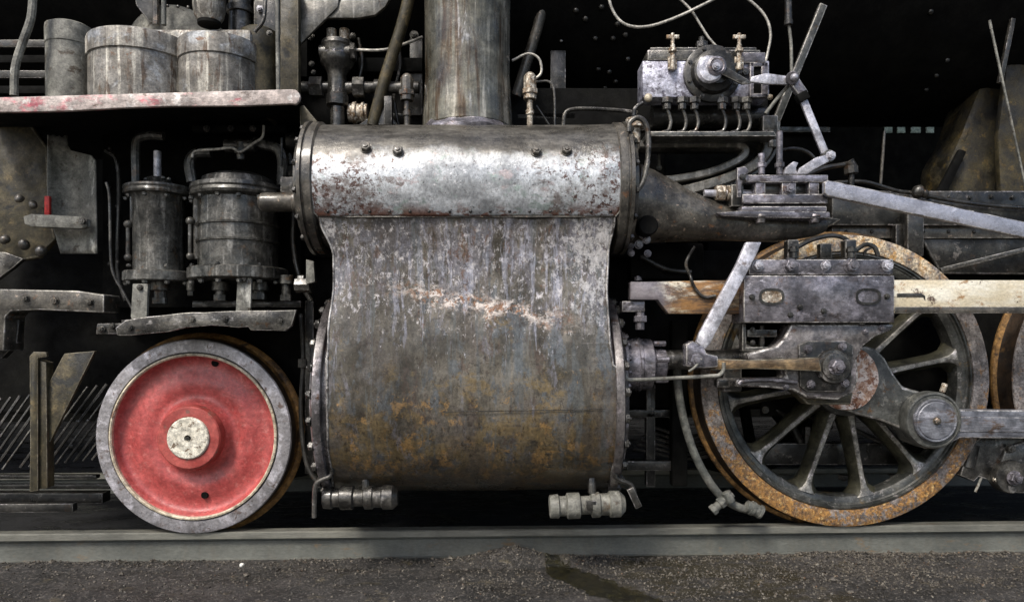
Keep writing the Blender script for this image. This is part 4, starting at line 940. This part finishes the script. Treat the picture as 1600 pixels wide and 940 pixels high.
# spindle guide with bars and bolts
sg = part(G().box(1165,273,1294,285,-.31,-.26,.003), 'spindle_guide', 'lav')
part(G().box(1160,303,1294,318,-.31,-.24,.004).box(1158,322,1292,332,-.32,-.20,.004), 'guide_bar', 'lav', sg)
for x0, x1 in ((1180,1196),(1222,1244),(1264,1280)): part(G().box(x0,284,x1,304,-.305,-.26,.003), 'guide_post', 'lav', sg)
part(G().box(1196,286,1264,302,-.27,-.24,.003), 'valve_spindle', 'dark', sg)
part(G().cyl(at(1100,302,-.25), at(1180,302,-.25), .016, 16), 'spindle_rod', 'bright', sg)
part(G().cyl(at(1118,302,-.25), at(1132,302,-.25), .036, 6).cyl(at(1135,302,-.25), at(1141,302,-.25), .034, 20), 'gland_nut', 'brass', sg)
part(G().box(1143,288,1162,322,-.29,-.22,.004), 'end_block', 'grease', sg)
part(G().prism([(1152,262),(1164,260),(1170,266),(1168,272),(1160,274),(1158,308),(1152,308)], -.33, -.31, .002), 'stop_plate', 'lav', sg)
bolt(sg, at(1160,277,-.33), '-Y', .012, 'dark'); bolt(sg, at(1233,295,-.308), '-Y', .020, 'lav')
for x, y in ((1185,338),(1272,337)): bolt(sg, at(x,y,-.29), '-Z', .020, 'lav')
for x in (1190, 1218): part(G().cyl(at(x,273,-.28), at(x,240 if x < 1200 else 205,-.28), .014, 12).cyl(at(x,262,-.28), at(x,254,-.28), .02, 6), 'guide_stud', 'lav', sg)
part(G().prism([(1225,272),(1228,262),(1240,252),(1248,254),(1244,262),(1246,272)], -.30, -.27, .003), 'lifting_eye', 'bright', sg)
part(G().prism([(1250,262),(1275,246),(1290,242),(1296,252),(1270,266),(1262,272),(1246,272)], -.31, -.29, .003), 'rocker_arm', 'bright', sg)
part(G().prism([(1288,284),(1294,281),(1760,380),(1760,405),(1294,306),(1288,302)], -.34, -.315, .004), 'radius_rod', 'radiussteel')
part(G().prism([(1280,335),(1300,340),(1315,342),(1300,352),(1285,356),(1260,360)], -.2, -.15, .006), 'guide_foot', 'grease')

# lubricator drive linkage
lk = part(G().prism([(1186,117),(1196,114),(1232,119),(1232,132),(1196,131),(1172,128),(1174,120)], -.26, -.245, .003), 'drive_link', 'bright')
part(G().bar(at(1240,128,-.25), at(1255,150,-.25), .045, .03, .005).cyl(at(1238,122,-.28), at(1238,122,-.21), .028, 20), 'link_joint', 'lav', lk)
part(G().ball(at(1241,121,-.285), .017), 'joint_nut', 'bright', lk)
part(G().bar(at(1250,146,-.26), at(1256,158,-.26), .05, .036, .003), 'joint_collar', 'soot', lk)
part(G().bar(at(1253,152,-.255), at(1289,240,-.255), .034, .014, .003), 'drive_lever', 'bright', lk)
jj = at(1293,245,-.27)
part(G().cyl(jj+Vector((0,.03,0)), jj+Vector((0,-.02,0)), .027, 20), 'lever_pin', 'grease', lk); bolt(lk, jj+Vector((.004,-.02,0)), '-Y', .018, 'bright')
part(G().ptube([(1231,-20),(1232,30),(1236,70),(1237,120)], -.2, .007), 'pull_rod', 'ledge'); part(G().cyl(at(1231,-20,-.2), at(1232,38,-.2), .016, 12).cyl(at(1232,32,-.2), at(1232,40,-.2), .019, 12), 'pull_rod_sleeve', 'dark')
part(G().bar(at(1286,8,-.02), at(1212,190,-.02), .038, .026, .006), 'stay_rod', 'wheelgrey')
part(G().bar(at(1212,190,-.02), at(1206,232,-.02), .04, .03, .006), 'stay_rod_end', 'wheelgrey')
part(G().ptube([(1196,178),(1216,152),(1234,132)], -.22, .008), 'thin_rod', 'ledge')
part(G().ptube([(1262,272),(1290,262),(1315,258),(1324,256)], -.1, .012).cyl(at(1325,252,-.1), at(1331,262,-.1), .026, 14).cyl(at(1329,260,-.1), at(1330,272,-.1), .032, 8).cyl(at(1330,272,-.1), at(1330,292,-.1), .014, 12), 'oil_elbow', 'dark')

# ---- lubricator
LY = -.16
lub = part(G().box(1004,95,1202,152,LY,LY+.12,.004), 'lubricator', 'lub' if 0 else 'bright')
mt['label'] = worn('worn_lubricator_plate', (.28,.28,.33), (.50,.50,.55), 12, (.25,.45), .3, grain=.6, spots=[((.13,.12,.14), 14, .52, .60), ((.10,.09,.12), 50, .56, .62, (.5,1,1.6)), ((.72,.72,.78), 14, .56, .66)], warm=1.04)
lub.data.materials[0] = mt['label']
part(G().box(1012,78,1188,94,LY-.005,LY+.12,.004).box(1016,74,1182,79,LY+.01,LY+.1,.003), 'lubricator_lid', 'grease', lub)
part(G().box(1158,82,1196,98,LY-.012,LY-.004,.002), 'hinge_plate', 'lav', lub)
for x in (1051, 1155):
    part(G().box(x-7,88,x+7,108,LY-.02,LY-.006,.003).cyl(at(x,110,LY-.03), at(x,70,LY-.03), .011, 12).cyl(at(x,82,LY-.03), at(x,76,LY-.03), .019, 10).bar(at(x-10,58,LY-.03), at(x+10,58,LY-.03), .018, .012).cyl(at(x,72,LY-.03), at(x,52,LY-.03), .008, 10), 'wing_bolt', 'brass', lub)
part(G().cyl(at(1096,76,LY+.05), at(1096,66,LY+.05), .028, 6).cyl(at(1096,66,LY+.05), at(1096,58,LY+.05), .012, 10), 'filler_cap', 'grease', lub)
fc_ = at(1112, 116, LY)
part(G().lathe(fc_, '-Y', [(0,-.01),(.128,-.01),(.130,.0),(.128,.012),(.118,.016),(.100,.018),(.096,.026),(.092,.050),(.074,.056),(.066,.062),(.066,.074),(0,.076)], 56), 'ratchet_housing', 'dark', lub)
for k in range(8):
    a = R(45*k+20); bolt(lub, fc_+Vector((.112*math.cos(a), -.016, .112*math.sin(a))), '-Y', .009, 'grease')
part(G().lathe(at(1108,110,LY-.075), '-Y', [(0,0),(.058,0),(.060,.014),(.052,.022),(.04,.024),(0,.024)], 28).rough(.004, 30), 'ratchet_cover', 'bright', lub)
part(G().lathe(at(1119,104,LY-.098), '-Y', [(0,0),(.040,0),(.042,.010),(.032,.016),(.026,.014),(.022,.022),(0,.024)], 28), 'drive_shaft_end', 'lav', lub)
bolt(lub, at(1119,104,LY-.12), '-Y', .015, 'bright')
part(G().prism([(1122,98),(1134,104),(1168,124),(1174,130),(1160,132),(1128,116)], LY-.10, LY-.088, .002), 'ratchet_arm', 'grease', lub)
g = G()
for (x0,y0,x1,y1) in ((1172,98,1200,104),(1172,146,1200,152),(1172,98,1178,152),(1190,98,1200,152)): g.box(x0,y0,x1,y1,LY-.03,LY-.006,.002)
part(g, 'gauge_frame', 'lav', lub); part(G().box(1178,104,1190,146,LY-.018,LY-.012,.001), 'gauge_glass', 'soot', lub)
bolt(lub, at(1164,114,LY-.01), '-Y', .016, 'dark'); part(G().ball(at(1013,153,LY-.01), .019), 'sight_plug', 'creamring', lub); bolt(lub, at(1203,152,LY-.01), '-Y', .011, 'brass')
for i, x in enumerate((1042,1066,1085,1128,1150,1166)):
    f_ = part(G().cyl(at(x,153,LY+.0), at(x,162,LY+.0), .027, 6).cyl(at(x,162,LY+.0), at(x,172,LY+.0), .019, 8), 'pipe_nut', 'grease', lub)
    part(G().ptube([(x,170),(x+4,180),(x+6,192),(x+2,204),(x-8,207)], LY-.0, .008), 'oil_pipe', 'grease', lub)
part(G().cyl(at(1018,183,.0), at(1196,183,.0), .05, 20), 'drive_shaft', 'dark', lub)
part(G().box(1018,152,1200,205,.06,.09,.003), 'lubricator_back', 'soot', lub)
part(G().prism([(1012,205),(1210,205),(1214,213),(1012,213)], LY-.05, .10, .004), 'lubricator_shelf', 'wheelgrey')
part(G().box(1192,180,1216,205,-.12,-.06,.005).cyl(at(1204,205,-.1), at(1204,232,-.1), .03, 10).cyl(at(1204,212,-.1), at(1204,220,-.1), .04, 6), 'shelf_bracket', 'grease')
part(G().ptube([(983,206),(984,192),(996,184),(1008,192),(1013,212),(1012,250),(1004,285),(992,300)], -.46, .011), 'grab_handle', 'grease')
part(G().cyl(at(992,186,-.3), at(992,200,-.3), .04, 14).cyl(at(994,200,-.3), at(994,224,-.3), .018, 12), 'relief_fitting', 'brass')
# looped exhaust strap under the shelf
def strap(pts, Y0, wd, th, name, m):
    P = [at(a, b, Y0) for a, b in pts]; q = [P[0]*2-P[1]]+P+[P[-1]*2-P[-2]]; out = []
    for i in range(1, len(q)-2):
        for k in range(5):
            t = k/5; out.append(.5*((2*q[i])+(q[i+1]-q[i-1])*t+(2*q[i-1]-5*q[i]+4*q[i+1]-q[i+2])*t*t+(3*q[i]-q[i-1]-3*q[i+1]+q[i+2])*t**3))
    out.append(P[-1]); bm = bmesh.new(); L = []
    for i, p in enumerate(out):
        d = (out[min(i+1,len(out)-1)]-out[max(i-1,0)]).normalized(); n = d.cross(Vector((0,1,0))).normalized()
        h_ = wd/2; b_ = min(.006, wd*.2)
        L.append([bm.verts.new(p+n*a_+Vector((0,y_,0))) for a_, y_ in ((-h_,b_),(-h_+b_,0),(h_-b_,0),(h_,b_),(h_,th),(-h_,th))])
    for A, B in zip(L, L[1:]):
        for i in range(6): bm.faces.new((A[i],A[(i+1) % 6],B[(i+1) % 6],B[i]))
    bm.faces.new(L[0]); bm.faces.new(L[-1][::-1]); bmesh.ops.recalc_face_normals(bm, faces=bm.faces[:])
    g = G(); g.bm.free(); g.bm = bm; return part(g, name, m)
strap([(1000,225),(1060,224),(1130,224),(1160,227),(1166,238),(1150,252),(1110,268),(1060,278),(1010,283)], -.10, .034, .08, 'curved_pipe_strap', 'casinggrey')
strap([(1186,212),(1200,220),(1198,238),(1178,258),(1140,277),(1095,291),(1050,301),(1010,305)], -.12, .046, .10, 'curved_pipe_strap', 'casinggrey')
strap([(1192,216),(1212,224),(1207,244),(1186,266),(1146,286),(1100,300),(1058,309)], -.09, .018, .10, 'curved_pipe_strap', 'pumpmetal')
part(G().ptube([(1029,240),(1030,262)], .1, .007).ball(at(1030,262,.1), .014), 'thin_rod', 'ledge')
# loose wires
part(G().ptube([(950,-20),(954,8),(968,32),(990,42),(1020,40),(1060,26),(1098,8),(1130,-8)], -.12, .0065), 'loose_wire', 'wire')
part(G().ptube([(1050,-12),(1078,14),(1095,40),(1108,60),(1126,80)], -.10, .0055), 'loose_wire', 'wire')
part(G().ptube([(1150,-14),(1180,8),(1198,30),(1204,55),(1200,80),(1196,98)], -.14, .0060), 'loose_wire', 'wire')

# ---- right background: frame, pipes, ash pan
part(G().box(1300,298,1760,352,.12,.20,.006), 'valance_beam', 'dark')
part(G().box(1300,352,1760,372,.16,.22,.004), 'valance_beam', 'chestend')
part(G().box(1418,318,1444,400,.05,.1,.005), 'vertical_stay', 'dark')
part(G().prism([(1440,372),(1700,340),(1700,430),(1470,428)], .18, .22, .01), 'frame_gusset', 'dark')
part(G().bar(at(1468,422,.14), at(1640,380,.14), .022, .03, .003), 'diagonal_stay', 'grease')
part(G().ptube([(1300,286),(1350,284),(1400,298),(1430,302),(1480,312),(1560,322),(1700,330)], .08, .010), 'conduit', 'dark')
part(G().ball(at(1434,300,.05), .03).ball(at(1444,303,.05), .022).rough(.008, 20), 'conduit_clamp', 'grease')
ap = part(G().prism([(1470,345),(1478,262),(1500,210),(1530,140),(1552,105),(1600,90),(1720,96),(1720,345)], .45, .7, .03).rough(.02, 5, 3), 'ash_pan', 'olivedim')
part(G().prism([(1566,345),(1560,210),(1574,100),(1600,60),(1720,60),(1720,345)], .30, .34, .01).rough(.006, 5, 2), 'ash_pan_plate', 'olivedim', ap)
part(G().prism([(1440,345),(1500,232),(1512,236),(1460,345)], .40, .43, .01), 'ash_pan_brace', 'soot', ap)
part(G().box(1300,60,1480,74,.5,.56), 'boiler_bracket', 'dark')
part(G().bar(at(1546,32,-.2), at(1604,300,-.2), .008, .008, .001).cyl(at(1546,32,-.2), at(1549,46,-.2), .006, 8), 'pull_rod', 'ledge')
part(G().bar(at(1582,30,.1), at(1562,130,.1), .022, .02, .002), 'stay_rod', 'dark')
part(G().ptube([(1382,205),(1376,288)], .5, .008), 'thin_rod', 'chestend')
part(G().bar(at(1368,-15,.3), at(1390,32,.3), .025, .01), 'thin_rod', 'grease')
for x0, x1, y0, y1, Y in ((560,700,176,184,.2),(640,660,60,180,.18),(808,900,176,186,.2),(860,884,70,180,.24),(900,1010,196,204,.1),(300,470,470,480,.1),(476,490,470,740,.14),(960,1060,640,652,.2),(1010,1024,600,760,.2),(1400,1412,350,420,.1)):
    part(G().box(x0,y0,x1,y1,Y,Y+.05,.004), 'frame_member', 'dark')
def leaf_spring(px0, px1, py, Y):
    for k in range(6):
        c_ = k*.5*(px1-px0)/16
        part(G().ptube([(px0+c_, py-k*7, Y), ((px0+px1)/2, py+16-k*7, Y), (px1-c_, py-k*7, Y)], Y, .009, seg=6), 'spring_leaf', 'dark', spring)
spring = empty('leaf_spring'); spring.parent = loco
leaf_spring(990, 1160, 700, .22)
# fastenings and small gear that break up the plain plates
vbm = bpy.data.objects['valance_beam']
for k in range(9): bolt(vbm, at(1318+k*33, 308+rnd.uniform(-1,1), .12), '-Y', .011, 'dark')
for k in range(7): rivet(vbm, at(1322+k*40, 362, .16), '-Y', .010, 'dark')
bbm = bpy.data.objects['frame_bar']
for px, py in ((40,466),(86,470),(140,472)): bolt(bbm, at(px,py,-.121), '-Y', .016, 'chestend')
fcv = bpy.data.objects['frame_cover']
for k in range(8): rivet(fcv, at(172+(k % 2)*12, 232+k*30, .16), '-Y', .012, 'dark')
part(G().ptube([(165,235),(182,250),(186,300),(184,420),(196,470)], .05, .010), 'air_pipe', 'dark')
part(G().ptube([(452,240),(460,300),(458,380),(470,440),(486,470)], .0, .012), 'air_pipe', 'dark')
part(G().ptube([(470,490),(474,560),(470,640),(478,720),(500,760)], .05, .011), 'air_pipe', 'dark')
part(G().cyl(at(473,560,.05), at(473,574,.05), .022, 6), 'pipe_union', 'grease')
ps = bpy.data.objects['pump_shelf']
for px, py in ((204,512),(300,499),(352,499),(438,500)): bolt(ps, at(px,py,-.241), '-Y', .014, 'grease')
part(G().box(150,505,200,522,-.15,-.10,.006).rough(.006, 20), 'shelf_bracket', 'dark')
for px, py in ((158,514),(176,510)): bolt(ps, at(px,py,-.16), '-Y', .014, 'grease')
for px, py in ((1192,600),(1196,640),(1215,612),(1245,648),(1268,676),(1290,682)): bolt(sb_, at(px,py,.195), '-Y', .015, 'grease')
part(G().ptube([(1212,640),(1240,655),(1262,650),(1300,668)], .17, .010), 'brake_pipe', 'dark')
part(G().ptube([(1330,668),(1380,690),(1430,688)], .16, .012), 'brake_pipe', 'dark')
for px, py in ((1176,515),(1176,535),(1204,520)): bolt(cross, at(px,py,-.301), '-Y', .010, 'grease')
for px, py in ((1352,518),(1378,512),(1228,604)): bolt(cross, at(px,py,-.331), '-Y', .012, 'lav')
gc_ = bpy.data.objects['guide_casting']
for px, py in ((1010,374),(998,382),(1004,366)): bolt(gc_, at(px,py,-.30), '-Y', .016, 'lav')
for px, py in ((1188,336),(1272,336)): part(G().lathe(at(px,py,-.30), '-Z', [(0,0),(.030,0),(.032,.008),(.022,.014),(.020,.034),(0,.036)], 16), 'guide_bolt', 'ringsteel', gc_)
for px in (560, 620): part(G().ptube([(px,60),(px+6,100),(px-4,150),(px+3,198)], .14, .009), 'air_pipe', 'dark')
part(G().ptube([(880,196),(884,176),(905,170),(960,172),(996,176)], .02, .010), 'air_pipe', 'grease')
part(G().ptube([(1214,236),(1240,232),(1262,238),(1276,252)], -.05, .009), 'oil_tube', 'dark')
part(G().ptube([(1004,160),(992,170),(990,182)], -.18, .009), 'oil_tube', 'grease')
part(G().ptube([(1350,400),(1352,392),(1362,386)], -.22, .006), 'oil_tube', 'dark')
# ---- hose hanging before the wheel
hs = part(G().ptube([(1057,560),(1059,600),(1066,645),(1080,695),(1098,735),(1122,770),(1150,790),(1186,800)], -.05, .019, seg=14), 'brake_hose', 'rubber')
part(G().cyl(at(1166,790,-.06), at(1190,800,-.06), .029, 14).cyl(at(1172,792,-.06), at(1178,795,-.06), .034, 14).cyl(at(1186,798,-.06), at(1190,800,-.06), .033, 14), 'hose_end', 'rubber', hs)
part(G().cyl(at(1144,770,-.07), at(1112,798,-.07), .020, 12).cyl(at(1130,782,-.07), at(1124,787,-.07), .028, 8).cyl(at(1118,793,-.07), at(1112,798,-.07), .026, 8).cyl(at(1134,768,-.08), at(1142,784,-.08), .022, 10), 'hose_tee', 'rubber', hs)
part(G().ptube([(1085,385,-.2),(1072,410,-.2),(1078,430,-.31),(1086,450,-.31),(1100,464,-.31),(1118,462,-.31)], 0, .007), 'oil_tube', 'grease')
# dark depth behind the slide bar: links and castings
part(G().box(985,380,1100,436,.0,.1,.01), 'link_bracket', 'soot')
part(G().ptube([(1000,400),(1040,420),(1080,425)], -.02, .012), 'dark_pipe', 'dark')
for x, y in ((986,395),(1012,396),(1006,374),(985,384)): bolt(chest, at(x,y,-.2), '-Y', .014, 'lav')
part(G().box(1050,500,1075,760,.14,.2,.01), 'frame_post', 'soot')
part(G().box(980,720,1060,735,.16,.2,.004).box(960,690,970,760,.1,.12), 'brake_rod', 'dark')
